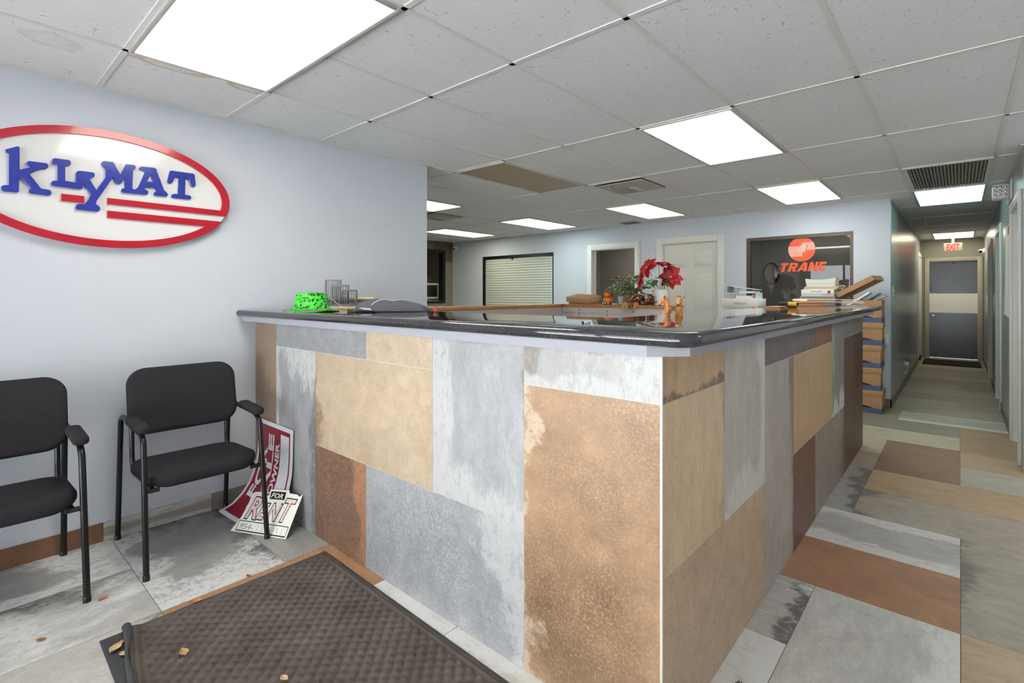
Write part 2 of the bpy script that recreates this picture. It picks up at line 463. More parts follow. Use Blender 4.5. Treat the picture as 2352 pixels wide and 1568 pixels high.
for i, x in enumerate((.42, .95, 1.48)):
    y = -1.9; j = 0
    while y < 5.0:
        x0 = max(x, .5 if y > .588 else x)
        ftile(x0, (.95, 1.48, 2.0)[i], y, min(y + .995, 5.08), fst(*(LGREY, BEIGE, TAUPE)[(i + j) % 3], stretch=SX)); y += .995; j += 1

# ---- walls
def wall(name, label, boxes, m=M_WALL):
    b = MB()
    for q in boxes: b.box(*q)
    return struct(b.build(name, m, None, smooth=False), label)
T = 0.12
wall('wall_left', 'pale blue grey painted wall behind the waiting chairs and oval sign', [(XW - T, XW, YF, 2.681, 0, 2.46)])
wall('wall_left_rear', 'wall closing the rear office behind the sign wall', [(XL - T, XW - T, 2.561, 2.681, 0, 2.46)])
TW, TE = 2.06, 2.46
wall('wall_back', 'grey blue wall with two doors, roller shutter and logo window', [
    (XL - T, -7.298, YB, YB + T, 0, TE), (-7.298, -5.49, YB, YB + T, 2.048, TE), (-7.298, -5.49, YB, YB + T, 0, 0.95),
    (-5.49, -4.69, YB, YB + T, 0, TE), (-4.69, -3.86, YB, YB + T, 2.045, TE), (-3.86, -3.42, YB, YB + T, 0, TE),
    (-3.42, -2.565, YB, YB + T, 2.065, TE), (-2.565, -2.194, YB, YB + T, 0, TE), (-2.194, -0.964, YB, YB + T, 2.055, TE),
    (-2.194, -0.964, YB, YB + T, 0, 0.85), (-0.964, XH0, YB, YB + T, 0, TE)])
wall('wall_hall_left', 'glossy grey left wall of the hallway', [(XH0 - T, XH0, YB + T, YE, 0, TE)], M_WALLH)
HR = [(5.384, 6.185), (7.75, 8.56), (9.9, 10.7)]
b = [(XH1, XH1 + T, 5.20, HR[0][0], 0, TE)]
for i, (a, c) in enumerate(HR):
    b.append((XH1, XH1 + T, a, c, 2.03, TE)); b.append((XH1, XH1 + T, c, HR[i + 1][0] if i < 2 else YE, 0, TE))
wall('wall_right', 'glossy grey right wall of the hallway with doorways', b, M_WALLH)
wall('wall_hall_end', 'grey wall around the steel exit door', [(XH0 - T, -0.478, YE, YE + T, 0, TE), (0.276, XH1 + T, YE, YE + T, 0, TE), (-0.478, 0.276, YE, YE + T, 1.968, TE)], M_DIM)
wall('wall_right_front', 'grey blue walls closing the reception area on the right, outside the photo', [(XR, XR + T, YF - T, 5.20, 0, TE), (XH1, XR, 5.08, 5.20, 0, TE)])
wall('wall_front', 'front wall around the storefront glazing', [(XW - T, -3.30, YF - T, YF, 0, TE), (1.80, XR + T, YF - T, YF, 0, TE), (-3.30, 1.80, YF - T, YF, 2.15, TE), (-3.30, 1.80, YF - T, YF, 0, 0.10)])
# far left wall: tiled, with a black framed pass-through
wl = wall('wall_left_far', 'tiled wall with black framed pass-through opening', [(XL - T, XL - 0.012, 2.681, 5.2, 0, TE), (XL - T, XL - 0.012, 5.2, 6.84, 2.22, TE), (XL - T, XL - 0.012, 5.2, 6.84, 0, 1.12), (XL - T, XL - 0.012, 6.84, YB, 0, TE)], M_GROUT)
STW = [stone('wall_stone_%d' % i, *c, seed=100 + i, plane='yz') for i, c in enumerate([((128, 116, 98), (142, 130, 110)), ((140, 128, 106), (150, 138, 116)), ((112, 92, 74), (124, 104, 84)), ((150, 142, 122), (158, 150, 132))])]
def wtile(x, y0, y1, z0, z1, m, par):
    MB().box(x - 0.010, x, y0 + .0015, y1 - .0015, z0 + .0015, z1 - .0015).build('tile', m, par, smooth=False)
for i, (y0, y1, z0, z1) in enumerate([(6.84, 7.05, 0, 1.0), (6.84, 7.05, 1.0, 1.98), (6.55, 7.05, 2.22, 2.39), (6.1, 6.55, 2.22, 2.39), (5.6, 6.1, 2.22, 2.39), (6.84, 7.05, 1.98, 2.22), (5.2, 5.6, 2.22, 2.39), (4.7, 5.2, 1.2, 2.2), (4.2, 4.7, 1.2, 2.2), (4.7, 5.2, 0.2, 1.2)]):
    wtile(XL - 0.002, y0, y1, z0, z1, STW[(1, 3, 2, 0, 1, 2, 3, 0, 1, 2)[i]], wl)
# pass-through frame (black)
pf = struct(empty('window_3', (XL, 6.02, 1.12)), 'black metal framed pass-through opening in the tiled wall')
for q in [(XL - .13, XL + .012, 5.2, 5.26, 1.12, 2.22), (XL - .13, XL + .012, 6.775, 6.84, 1.12, 2.22), (XL - .13, XL + .012, 5.26, 6.775, 2.155, 2.22), (XL - .13, XL + .03, 5.26, 6.775, 1.12, 1.165)]:
    BX('frame_bar', M_BLACK, pf, *q)
# small room behind the pass-through
wr = wall('wall_passage', 'tiled wall of the small room behind the pass-through', [(-9.6, -9.5, 4.4, 7.6, 0, TE), (-9.5, XL - T, 7.5, 7.6, 0, TE), (-9.5, XL - T, 4.4, 4.5, 0, TE)], M_GROUT)
for i in range(5):
    for j in range(3):
        wtile(-9.488, 4.5 + .6 * i, 5.1 + .6 * i, .2 + .75 * j, .95 + .75 * j, STW[(i * 2 + j) % 4], wr)
# rooms behind the back wall
wall('wall_office', 'dim walls of the office behind the logo window', [(-2.5, -0.72, 8.75, 8.85, 0, TE), (-2.6, -2.5, YB + T, 8.85, 0, TE), (-5.6, -2.6, 8.75, 8.85, 0, TE), (-5.7, -5.6, YB + T, 8.85, 0, TE)], M_DIM)

# ---- ceiling: backing slab, tees, lay-in tiles
ce = struct(MB().box(-10.2, 2.2, YF - T, 13.2, CH + 0.012, CH + 0.10).build('ceiling', M_GRID, None), 'suspended ceiling with fissured lay-in tiles in a white grid')
GX = [-1.0013 + 0.6096 * i for i in range(-12, 5)]           # tee lines running along y
GY = [-1.9032, -0.6844, 0.5348, 1.1444, 1.754] + [1.754 + 1.2192 * j for j in range(1, 10)]
XE = GX + [XR]
FIX = {}                                                     # cells taken by fixtures: (ix, iy)
def cell(x, y):
    ix = max(i for i in range(len(XE)) if XE[i] <= x + 1e-3); iy = max(j for j in range(len(GY)) if GY[j] <= y + 1e-3)
    return ix, iy
def reserve(x, y): FIX[cell(x, y)] = 1
for q in [(-2.83, .535), (-2.22, .535), (-1.611, 2.973), (-1.611, 5.412), (-3.44, 5.412), (-5.269, 5.412), (-5.269, 2.973), (-7.098, 5.412), (-3.44, 2.973), (-0.3917, 5.412), (-0.3917, 6.631), (-0.3917, 11.507), (.8275, 2.973)]:
    reserve(q[0] + .02, q[1] + .02)
VENTS = {cell(-2.82, 4.2): 1, cell(-5.87, 4.2): 1}
tile_mesh = {}
def ctile(x0, x1, y0, y1, m=M_CT):
    key = (round(x1 - x0, 3), round(y1 - y0, 3), m.name)
    if key not in tile_mesh:
        me, o = MB().box(-(x1 - x0) / 2 + .006, (x1 - x0) / 2 - .006, -(y1 - y0) / 2 + .006, (y1 - y0) / 2 - .006, 0.0045, 0.0195).mesh('ceiling_tile', m, False, (0, 0, 0))
        tile_mesh[key] = me
    ob = bpy.data.objects.new('ceiling_tile', tile_mesh[key]); COL.objects.link(ob)
    ob.parent = ce; ob.location = Vector(((x0 + x1) / 2, (y0 + y1) / 2, CH)) - wloc(ce)
for i in range(len(XE) - 1):
    for j in range(len(GY) - 1):
        x0, x1, y0, y1 = XE[i], XE[i + 1], max(GY[j], YF), min(GY[j + 1], YE)
        if (i, j) in FIX or y1 - y0 < .05: continue
        if x1 < XW - .3 and y1 < 2.6: continue
        if y0 > 7.2 and x1 < -0.7: continue
        if x0 < XW < x1 and y1 < 2.6: x0 = XW
        if y1 > 5.3 and x1 > XH1:
            if x0 > XH1: continue
            x1 = XH1
        if y0 < YB < y1 and x1 < -0.7: y1 = YB
        if (i, j) in VENTS:
            ctile(x0, x1, y0 + .6096, y1); continue
        m = M_CT
        if (i, j) == cell(-3.43, 0.6): m = M_CTS1
        if (i, j) == cell(-3.43, .40): m = M_CTS3
        ctile(x0, x1, y0, y1, m)
def tee(x0, x1, y0, y1):
    MB().box(x0, x1, y0, y1, CH, CH + .0045).build('ceiling_tee', M_GRID, ce, smooth=False)
for x in GX:
    ya = YF if x > XW else 2.681
    tee(x - .012, x + .012, ya, 5.08 if x > XH1 else (YE if x > -0.5 else YB))
for y in GY[1:]:
    xa = XL if y > 2.6 else XW
    if y > 7.2: xa = XH0
    tee(xa, XR if y < 5.0 else XH1, y - .012, y + .012)
tee(-2.83, -2.22, 4.8016 - .012, 4.8016 + .012); tee(-5.88, -5.27, 4.8016 - .012, 4.8016 + .012)
for q in [(XW, XW + .022, YF, 2.681), (XL, XH0, YB - .022, YB), (XH0, XH0 + .022, YB, YE), (XH1 - .022, XH1, 5.08, YE)]:
    MB().box(*q, CH - .006, CH + .004).build('wall_angle', M_GRID, ce, smooth=False)

# ---- baseboards
bl = struct(empty('baseboard_left', (XW, .5, 0)), 'tile baseboard along the sign wall')
for y0, y1, m in [(-1.9, 0.06, 'a'), (0.06, 0.555, 'a'), (0.555, 1.06, 'b'), (1.06, 1.31, 'c')]:
    mm = {'a': lambda: stone('base_rust', (136, 98, 70), (152, 112, 82), 201, 'yz'), 'b': lambda: stone('base_scraped', (168, 158, 146), (184, 176, 166), 202, 'yz', white=(.55, 'TB', .15), stretch=(1, .4, 2)), 'c': lambda: stone('base_taupe', (150, 140, 128), (162, 152, 140), 203, 'yz')}[m]
    mm = MATS.get({'a': 'base_rust', 'b': 'base_scraped', 'c': 'base_taupe'}[m]) or mm()
    MB().box(XW + .0005, XW + .011, y0 + .001, y1 - .001, 0.0, 0.097).build('tile', mm, bl, smooth=False)
M_BASEH = stone('base_hall', (120, 108, 92), (134, 122, 106), 204, 'yz')
struct(BX('baseboard_hall_left', M_BASEH, None, XH0, XH0 + .012, YB - .012, YE, 0, .1), 'brown tile baseboard on the left hall wall')
struct(BX('baseboard_back', M_BASEH, None, -0.95, XH0 + .012, YB - .012, YB - .0005, 0, .1), 'brown tile baseboard by the box stack corner')
br = struct(empty('baseboard_right', (XH1, 7, 0)), 'brown tile baseboard on the right hall wall')
for a, c in [(6.27, 7.66), (8.65, 9.81), (10.79, YE)]:
    BX('tile', M_BASEH, br, XH1 - .012, XH1, a, c, 0, .1)

# ---- doors
def casing(par, axis, pos, a0, a1, top, w=.09, t=.02, m=None, side=-1):
    """three boards around an opening; axis 'y' = wall facing -y at y=pos, 'x' = wall facing side*x at x=pos"""
    m = m or M_TRIM
    for q in [(a0 - w + .012, a0 + .012, 0, top + w - .012), (a1 - .012, a1 + w - .012, 0, top + w - .012), (a0 + .012, a1 - .012, top - .012, top + w - .012)]:
        if axis == 'y': BX('casing', m, par, q[0], q[1], pos - t, pos, q[2], q[3], bev=.004)
        else: BX('casing', m, par, min(pos, pos + side * t), max(pos, pos + side * t), q[0], q[1], q[2], q[3], bev=.004)
def jamb_y(par, a0, a1, top, y0, y1, m=None):
    m = m or M_TRIM
    for q in [(a0, a0 + .02, 0, top), (a1 - .02, a1, 0, top), (a0 + .02, a1 - .02, top - .02, top)]: BX('jamb', m, par, q[0], q[1], y0, y1, q[2], q[3])
d1 = struct(empty('door_1', (-4.275, YB, 0)), 'open doorway with white casing leading to a dim room')
casing(d1, 'y', YB, -4.69, -3.86, 2.045); jamb_y(d1, -4.69, -3.86, 2.045, YB, YB + T)
BX('door_stop', M_TRIM, d1, -4.67, -4.655, YB + .05, YB + .085, 0, 2.025)
d2 = struct(empty('door_2', (-2.99, YB, 0)), 'closed white six panel door with white casing')
casing(d2, 'y', YB, -3.42, -2.565, 2.065); jamb_y(d2, -3.42, -2.565, 2.065, YB, YB + T)
lf = BX('leaf', M_DOORW, d2, -3.397, -2.588, YB + .030, YB + .068, 0.008, 2.042)
for cx in (-3.19, -2.795):
    for z0, z1 in ((1.70, 1.92), (0.98, 1.60), (0.22, 0.84)):
        b = MB()
        b.box(cx - .135, cx + .135, YB + .022, YB + .032, z0, z1, bev=.006)
        b.box(cx - .105, cx + .105, YB + .015, YB + .028, z0 + .03, z1 - .03, bev=.008)
        b.build('panel', M_DOORW, lf)
kn = MB().lathe([(.0, 0), (.03, .0), (.03, .008), (.012, .012), (.012, .03), (.027, .04), (.03, .055), (.02, .066), (0, .07)], M=frame_m((-2.66, YB + .03, .95), (1, 0, 0), (0, 0, 1)), n=16).build('knob', M_CHROME, lf)
# steel exit door at the hall end
M_STEEL = plain('steel_door', (78, 80, 84), 0.24, 0.35, var=0.12, vscale=14)
M_FRAMEB = plain('putty_frame', (176, 170, 156), 0.4, var=.03)
d3 = struct(empty('door_3', (-0.1, YE, 0)), 'dark steel exit door with a white band in a putty frame')
casing(d3, 'y', YE, -0.478, 0.276, 1.968, w=.075, m=M_FRAMEB)
lf = BX('leaf', M_STEEL, d3, -0.474, 0.272, YE + .02, YE + .06, 0.03, 1.96)
BX('white_band', plain('door_band', (240, 240, 242), .35, var=.03), lf, -0.472, 0.270, YE + .016, YE + .021, .93, 1.315)
BX('threshold', M_CHROME, d3, -0.474, 0.272, YE - .03, YE + .06, 0.0, .028)
MB().lathe([(.035, 0), (.035, .006), (.012, .01), (.012, .03), (.028, .04), (.028, .055), (0, .062)], M=frame_m((-0.405, YE + .02, .865), (1, 0, 0), (0, 0, 1)), n=14).build('knob', M_CHROME, lf)
BX('peephole', M_BLACK, lf, -0.105, -0.075, YE + .014, YE + .021, 1.90, 1.945, bev=.006)
BX('latch_plate', M_BLACK, lf, -0.442, -0.428, YE + .014, YE + .021, 1.36, 1.45, bev=.003)
# doorways of the right hall wall
for i, (a, c) in enumerate(HR):
    d = struct(empty('door_%d' % (4 + i), (XH1, (a + c) / 2, 0)), ['white cased doorway nearest the camera in the right hall wall', 'white cased doorway midway along the right hall wall', 'white cased doorway nearest the exit in the right hall wall'][i])
    casing(d, 'x', XH1, a, c, 2.03, w=.085, side=-1)
    for q in [(a, a + .02, 0, 2.03), (c - .02, c, 0, 2.03), (a + .02, c - .02, 2.01, 2.03)]: BX('jamb', M_TRIM, d, XH1, XH1 + T, q[0], q[1], q[2], q[3])
    BX('leaf', M_DOORW, d, XH1 + .075, XH1 + .11, a + .022, c - .022, 0.01, 2.008)
dl = struct(empty('door_7', (XH0, 12.45, 0)), 'white cased doorway at the far end of the left hall wall')
casing(dl, 'x', XH0, 12.05, 12.80, 2.03, w=.085, side=1)
BX('leaf', M_DOORW, dl, XH0 + .001, XH0 + .012, 12.07, 12.78, 0.01, 2.01)

# ---- roller shutter window
w2 = struct(empty('window_2', (-6.39, YB, .95)), 'closed white roller shutter in a black framed window')
for q in [(-7.298, -7.24, YB + .01, YB + .07, .95, 2.048), (-5.52, -5.49, YB + .01, YB + .07, .95, 2.048), (-7.24, -5.52, YB + .01, YB + .07, 1.985, 2.048)]:
    BX('frame_bar', M_BLACK, w2, *q)
M_SHUT = plain('shutter_slat', (216, 218, 208), .35, var=.02)
nsl = 22; zz = 1.983; sh = (1.983 - .95) / nsl
for i in range(nsl):
    MB().box(-7.238, -5.522, YB + .03, YB + .052, zz - sh + .004, zz - .0005, bev=.005).build('slat', M_SHUT, w2)
    zz -= sh
BX('slat_backing', M_BLACK, w2, -7.238, -5.522, YB + .053, YB + .06, .95, 1.983)
BX('sill', M_WALL, w2, -7.298, -5.49, YB + .06, YB + T, .95, .955)
for z, r in ((2.03, .010),):
    BX('latch', M_BLACK, w2, -6.53, -6.49, YB + .02, YB + .04, 1.965, 1.99)

# ---- logo window
M_BRONZE = plain('bronze_frame', (92, 78, 68), .4, .3)
w1 = struct(empty('window_1', (-1.58, YB, .85)), 'dark office window with orange logo lettering on the glass')
for q in [(-2.194, -2.146, .85, 2.055), (-1.0, -0.964, .85, 2.055), (-2.146, -1.0, 2.012, 2.055), (-2.146, -1.0, .85, .89)]:
    BX('frame_bar', M_BRONZE, w1, q[0], q[1], YB + .012, YB + .075, q[2], q[3])
BX('pane', M_GLASS, w1, -2.146, -1.0, YB + .035, YB + .041, .89, 2.012)
M_ORANGE = plain('decal_orange', (240, 92, 52), .5, var=.02)
M_DWHITE = plain('decal_white', (240, 226, 216), .5, var=.02)
yg = YB + .0345
def gpt(v): return Vector((v[0], yg - v[2], v[1]))
GM = Matrix(((1, 0, 0, 0), (0, 0, -1, yg), (0, 1, 0, 0), (0, 0, 0, 1)))
cx, cz, R0 = -1.528, 1.872, .156
disc = MB().prism([(cx + R0 * math.cos(a * math.pi / 32), cz + R0 * math.sin(a * math.pi / 32)) for a in range(64)], .0012, GM).build('logo_disc', M_ORANGE, w1)
GM2 = GM @ Matrix.Translation((0, 0, .0012))
def chord(z): return math.sqrt(max(0, R0 ** 2 - (z - cz) ** 2))
for i in range(8):
    z = cz + .028 - i * .0168; xl = cx - chord(z) * (.995 if i < 5 else .99); sl = (z - cz) * .28
    xr = cx + (.045 if i < 2 else .03) + sl
    MB().prism([(xl, z), (xr, z), (xr + .002, z + .0085), (xl + .0015, z + .0085)], .0008, GM2).build('logo_stripe', M_DWHITE, disc)
for i in range(6):
    z = cz + .073 - i * .0168; sl = (z - cz) * .28
    xl = cx + (-.015 if i == 0 else (-.02 if i == 1 else .058)) + sl; xr = cx + chord(z) * .99
    MB().prism([(xl, z), (xr, z), (xr, z + .0085), (xl + .002, z + .0085)], .0008, GM2).build('logo_stripe', M_DWHITE, disc)
MB().prism([(cx - .04, cz - .036), (cx - .008, cz + .05), (cx + .062, cz + .056), (cx + .04, cz - .036)], .0010, GM2).build('logo_bar', plain('decal_blush', (236, 190, 172), .5, var=.12, vscale=40), disc)
def blocky(polys, x, w):
    """heavy slanted capital: polygons on a 0..1 x 0..1 box"""
    h = .112; P = []
    for ring in polys: P.append([(x + a * w + c * h * .30, 1.592 + c * h) for a, c in ring])
    return P
LT = {'T': [[(0, .74), (0, 1), (1, 1), (1, .74), (.69, .74), (.69, 0), (.31, 0), (.31, .74)]],
      'R': [[(0, 0), (0, 1), (.72, 1), (.92, .93), (1, .78), (1, .60), (.92, .46), (.78, .40), (1.0, 0), (.60, 0), (.44, .36), (.36, .36), (.36, 0)], [(.36, .58), (.56, .58), (.64, .68), (.56, .78), (.36, .78)]],
      'A': [[(-.08, 0), (.36, 1), (.78, 1), (1.0, 0), (.62, 0), (.59, .18), (.34, .18), (.28, 0)], [(.42, .38), (.57, .38), (.545, .70)]],
      'N': [[(0, 0), (0, 1), (.36, 1), (.66, .48), (.66, 1), (1, 1), (1, 0), (.66, 0), (.34, .54), (.34, 0)]],
      'E': [[(0, 0), (0, 1), (1, 1), (1, .76), (.36, .76), (.36, .62), (.92, .62), (.92, .39), (.36, .39), (.36, .24), (1, .24), (1, 0)]]}
for ch, x, w in (('T', -1.795, .088), ('R', -1.690, .096), ('A', -1.578, .108), ('N', -1.462, .096), ('E', -1.354, .076)):
    R_ = blocky(LT[ch], x, w)
    MB().prism(R_[0], .0014, GM, holes=R_[1:]).build('letter', M_ORANGE, w1, smooth=False)
# wireless symbol sticker low on the pane
for i in range(3):
    r = .018 + .020 * i
    P = [(-1.085 + r * math.sin(a), 1.355 + r * math.cos(a)) for a in [(-.75 + 1.5 * k / 10) for k in range(11)]]
    P += [(-1.085 + (r - .009) * math.sin(a), 1.355 + (r - .009) * math.cos(a)) for a in [(.75 - 1.5 * k / 10) for k in range(11)]]
    MB().prism(P, .0012, GM).build('sticker_arc', M_DWHITE, w1)

# ---- storefront behind the camera
M_ALU = plain('storefront_aluminium', (120, 116, 110), .35, .8)
w4 = struct(empty('window_4', (-1.55, YF, .1)), 'storefront glazing in aluminium mullions facing the street')
for x in (-3.30, -2.45, -1.45, -0.62, 0.15, 0.95, 1.75): BX('mullion', M_ALU, w4, x, x + .05, YF - .10, YF - .03, .1, 2.15)
for z in (.1, 2.10): BX('rail', M_ALU, w4, -3.25, 1.75, YF - .10, YF - .03, z, z + .05)
for x0, x1 in ((-3.25, -2.45), (-2.40, -1.45), (-1.40, -.62), (-.57, .15), (.20, .95), (1.0, 1.75)): BX('pane', M_GLASS, w4, x0, x1, YF - .068, YF - .062, .15, 2.10)
struct(MB().box(-14, 14, -20, YF - T - .01, -.2, -.05).build('ground_outside', plain('concrete_paving', (202, 202, 202), .9, var=.15), None), 'paved ground outside the storefront')
# ================================================================== COUNTER
ct = empty('reception_counter', (-2.0, YC, 0), 'L shaped reception counter clad in mixed tan, rust and grey tiles', 'counter')
core = MB().prism([(XW + .001, YC + .0015), (XC - .0015, YC + .0015), (XC - .0015, 5.154), (-1.05, 5.154), (-1.05, 1.76), (XW + .001, 1.76)], 1.165, Matrix.Identity(4)).build('core', plain('counter_grout', (214, 210, 204), .7), ct, smooth=False)
TZ = 1.140
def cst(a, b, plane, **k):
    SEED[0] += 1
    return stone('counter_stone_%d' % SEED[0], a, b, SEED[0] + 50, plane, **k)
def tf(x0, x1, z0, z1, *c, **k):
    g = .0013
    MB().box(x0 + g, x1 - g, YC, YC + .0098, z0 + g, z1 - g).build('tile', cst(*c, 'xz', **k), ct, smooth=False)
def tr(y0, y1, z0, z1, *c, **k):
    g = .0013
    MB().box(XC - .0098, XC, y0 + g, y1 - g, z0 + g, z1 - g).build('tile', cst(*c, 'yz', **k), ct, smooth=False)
VS = (1.35, 1, .55)     # vertical streaks on the front
VR = (1, 1.5, .5)
TAN = ((202, 178, 150), (218, 196, 170)); GRY = ((164, 164, 166), (182, 182, 185)); RUST = ((116, 90, 76), (132, 104, 88))
Z1, Z2 = .4915, .991
tf(XW + .001, -3.144, 0.0, TZ, (142, 120, 100), (154, 132, 112), speck=(.35, 60, (176, 156, 136)))
tf(-3.144, -2.155, Z2, TZ, (150, 150, 152), (172, 172, 175), speck=(.5, 40, (206, 206, 206)))
tf(-3.144, -2.649, 0.0, Z2, *GRY, white=(.25, 'LT', .14), dark=(.05, 'R', .15), stretch=VS, dcol=(120, 120, 122))
tf(-2.155, -1.653, Z2, TZ, (206, 184, 158), (220, 198, 174))
tf(-2.649, -1.653, Z1, Z2, *TAN, dark=(.02, 'L', .2), dcol=(150, 122, 92))
tf(-2.649, -2.155, 0.0, Z1, *RUST, speck=(.95, 34, (186, 136, 102)), white=(.22, 'R', .12), wcol=(188, 138, 104))
tf(-1.653, -1.152, Z1, TZ, (178, 178, 180), (196, 196, 198), white=(.46, 'LB', .16), dark=(.03, 'R', .15), stretch=VS, dcol=(136, 130, 122), wcol=(222, 222, 220))
tf(-1.152, XC, Z2, TZ, (180, 178, 176), (204, 202, 200), white=(.50, 'BR', .18), dark=(.05, 'LT', .2), stretch=VS, dcol=(146, 136, 126), wcol=(222, 222, 220))
tf(-2.155, -1.152, 0.0, Z1, (164, 165, 168), (184, 185, 188), white=(.10, 'R', .10), speck=(.8, 34, (220, 222, 224)), wcol=(218, 218, 218))
tf(-1.152, XC, 0.0, Z2, (140, 110, 84), (186, 150, 118), speck=(.9, 42, (214, 180, 146)), white=(-.15, 'L', .10), wcol=(226, 204, 178), scale=3.2)
MB().box(XC - .004, XC + .0035, YC - .0035, YC + .004, 0.0, TZ, bev=.002).build('corner_trim', plain('corner_strip', (222, 220, 214), .35), ct)
tr(YC + .004, 1.811, Z2, TZ, (190, 158, 122), (204, 172, 136), dark=(.05, 'B', .12), stretch=VR, dcol=(104, 90, 76))
tr(YC + .004, 1.811, Z1, Z2, (212, 184, 148), (226, 200, 166), dark=(.06, 'R', .2), stretch=VR, dcol=(160, 136, 100))
tr(1.811, 2.298, Z1, TZ, (190, 183, 174), (204, 197, 188), white=(.42, 'RB', .12), stretch=VR, wcol=(226, 222, 216))
tr(YC + .004, 2.298, 0.0, Z1, (186, 158, 130), (200, 174, 146), speck=(.8, 40, (224, 198, 164)))
tr(2.298, 2.79, 0.0, Z2, (172, 163, 154), (190, 182, 174), dark=(.06, 'R', .2), stretch=VR, dcol=(116, 106, 98))
tr(2.298, 3.289, Z2, TZ, (104, 94, 88), (120, 110, 102), stretch=VR)
tr(2.79, 3.786, Z1, Z2, (188, 154, 116), (200, 168, 130), stretch=VR)
tr(3.289, 3.786, Z2, TZ, (126, 88, 62), (138, 98, 70), stretch=VR)
tr(2.79, 3.289, 0.0, Z1, (108, 72, 56), (122, 84, 64), stretch=VR)
tr(3.289, 4.249, 0.0, Z1, (142, 130, 120), (156, 144, 134), dark=(.06, 'R', .2), stretch=VR, dcol=(104, 94, 88))
tr(3.786, 4.249, Z1, TZ, (134, 132, 128), (150, 148, 144), white=(.25, 'LB', .12), stretch=VR)
tr(4.249, 4.737, 0.0, .985, (92, 66, 50), (104, 76, 58), stretch=VR)
tr(4.737, 5.164, .52, .985, (80, 58, 46), (92, 66, 52), stretch=VR)
tr(4.737, 5.164, 0.0, .52, (90, 66, 52), (102, 76, 60), stretch=VR)
tr(4.249, 5.164, .985, TZ, (128, 122, 116), (142, 136, 130), stretch=VR)
# apron under the worktop, its corner cut off
AF, AS = 1.231, -.557
ap = [(XW + .001, AF), (-.641, AF), (AS, 1.318), (AS, 5.17), (-.74, 5.17), (-.74, 1.42), (XW + .001, 1.42)]
MB().prism(ap, .0305, Matrix.Translation((0, 0, 1.1345))).build('apron', M_APRON, ct, smooth=False)

t = NT('black_granite')
v = t.coord('Object'); sp = t.ramp(t.noise(v, 420, 2, .5), .66, .70); sp2 = t.ramp(t.noise(v, 150, 2, .5), .70, .73)
col = t.mix(t.noise(v, 60, 4, .6), lin((28, 28, 31)), lin((56, 55, 59)))
col = t.mix(t.math('MULTIPLY', t.math('MAXIMUM', sp, sp2), .65), col, lin((150, 150, 154)))
t.set(Base_Color=col, Roughness=.04); t.b.inputs['Specular IOR Level'].default_value = .6
M_GRAN = t.m
NF, NS, NI, NJ = 1.199, -.503, 1.82, -1.10
def arc(cx, cy, r, a0, a1, n=8): return [(cx + r * math.cos(a0 + (a1 - a0) * k / n), cy + r * math.sin(a0 + (a1 - a0) * k / n)) for k in range(n + 1)]
out = [(XW + .002, NF)] + arc(NS - .07, NF + .07, .07, -math.pi / 2, 0) + [(NS, 5.20), (NJ, 5.20), (NJ, NI), (XW + .002, NI)]
wk = MB().prism(out, .040, Matrix.Translation((0, 0, 1.1655)), bev=.0185, seg=6).build('granite_worktop', M_GRAN, None, angle=50)
tag(wk, 'polished black granite worktop with rounded edge on the counter', 'worktop')
WT = 1.2056
# ---- half-height partition with oak cap
M_PART = plain('partition_face', (198, 190, 184), .55, var=.03)
wp = struct(empty('wall_partition', (-3.0, 4.65, 0)), 'half height partition with an oak cap behind the counter')
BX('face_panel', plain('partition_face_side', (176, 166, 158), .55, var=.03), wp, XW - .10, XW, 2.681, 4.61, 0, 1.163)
BX('face_panel', M_PART, wp, XW, -2.14, 4.61, 4.71, 0, 1.163)
MB().box(XW - .115, XW + .02, 2.681, 4.725, 1.163, 1.190, bev=.003).build('oak_cap', M_OAK, wp)
MB().box(XW + .02, -2.12, 4.59, 4.87, 1.163, 1.190, bev=.003).build('oak_cap', M_OAK, wp)
BX('face_strip', M_PART, wp, XW + .005, -2.14, 4.604, 4.611, 1.10, 1.163)
BX('shelf_support', M_PART, wp, XW, -2.14, 4.71, 4.86, 1.05, 1.163)
for x, z in ((-3.40, 1.145), (-3.22, 1.13), (-2.86, 1.12), (-3.22, 1.085), (-2.86, 1.08), (-3.40, 1.09), (-2.55, 1.12)):
    MB().lathe([(.006, 0), (.006, .003), (0, .004)], M=frame_m((x, 4.6035, z), (1, 0, 0), (0, 0, 1)), n=8).build('screw', M_BLACK, wp)

# ================================================================== CEILING LIGHTS AND VENTS
M_LFRAME = plain('fixture_frame', (190, 188, 182), .35, .2)
def light(x0, x1, y0, y1, m, label, on=True):
    e = empty('ceiling_light', ((x0 + x1) / 2, (y0 + y1) / 2, CH), label, 'ceiling light', 'fluorescent ceiling panels')
    f, z0, z1 = .026, CH - .010, CH + .006
    b = MB()
    for q in [(x0 + .006, x1 - .006, y0 + .006, y0 + f), (x0 + .006, x1 - .006, y1 - f, y1 - .006), (x0 + .006, x0 + f, y0 + f, y1 - f), (x1 - f, x1 - .006, y0 + f, y1 - f)]:
        b.box(*q, z0, z1, bev=.003)
    b.build('frame', M_LFRAME, e)
    MB().box(x0 + f, x1 - f, y0 + f, y1 - f, CH - .004, CH + .003).build('diffuser', m, e, smooth=False)
    return e
def gx(i): return -1.0013 + .6096 * i
LI = 1.0
light(gx(-3), gx(-1), .5348, 1.1444, lamp_mat('lamp_near', (255, 250, 238), 10 * LI), 'large lit ceiling panel nearest the camera above the oval sign')
light(gx(-1), gx(0), 2.973, 4.192, lamp_mat('lamp_counter', (255, 251, 242), 9 * LI), 'lit ceiling panel above the counter side')
light(gx(-1), gx(0), 5.412, 6.631, lamp_mat('lamp_window', (248, 255, 250), 8 * LI), 'lit ceiling panel in front of the logo window')
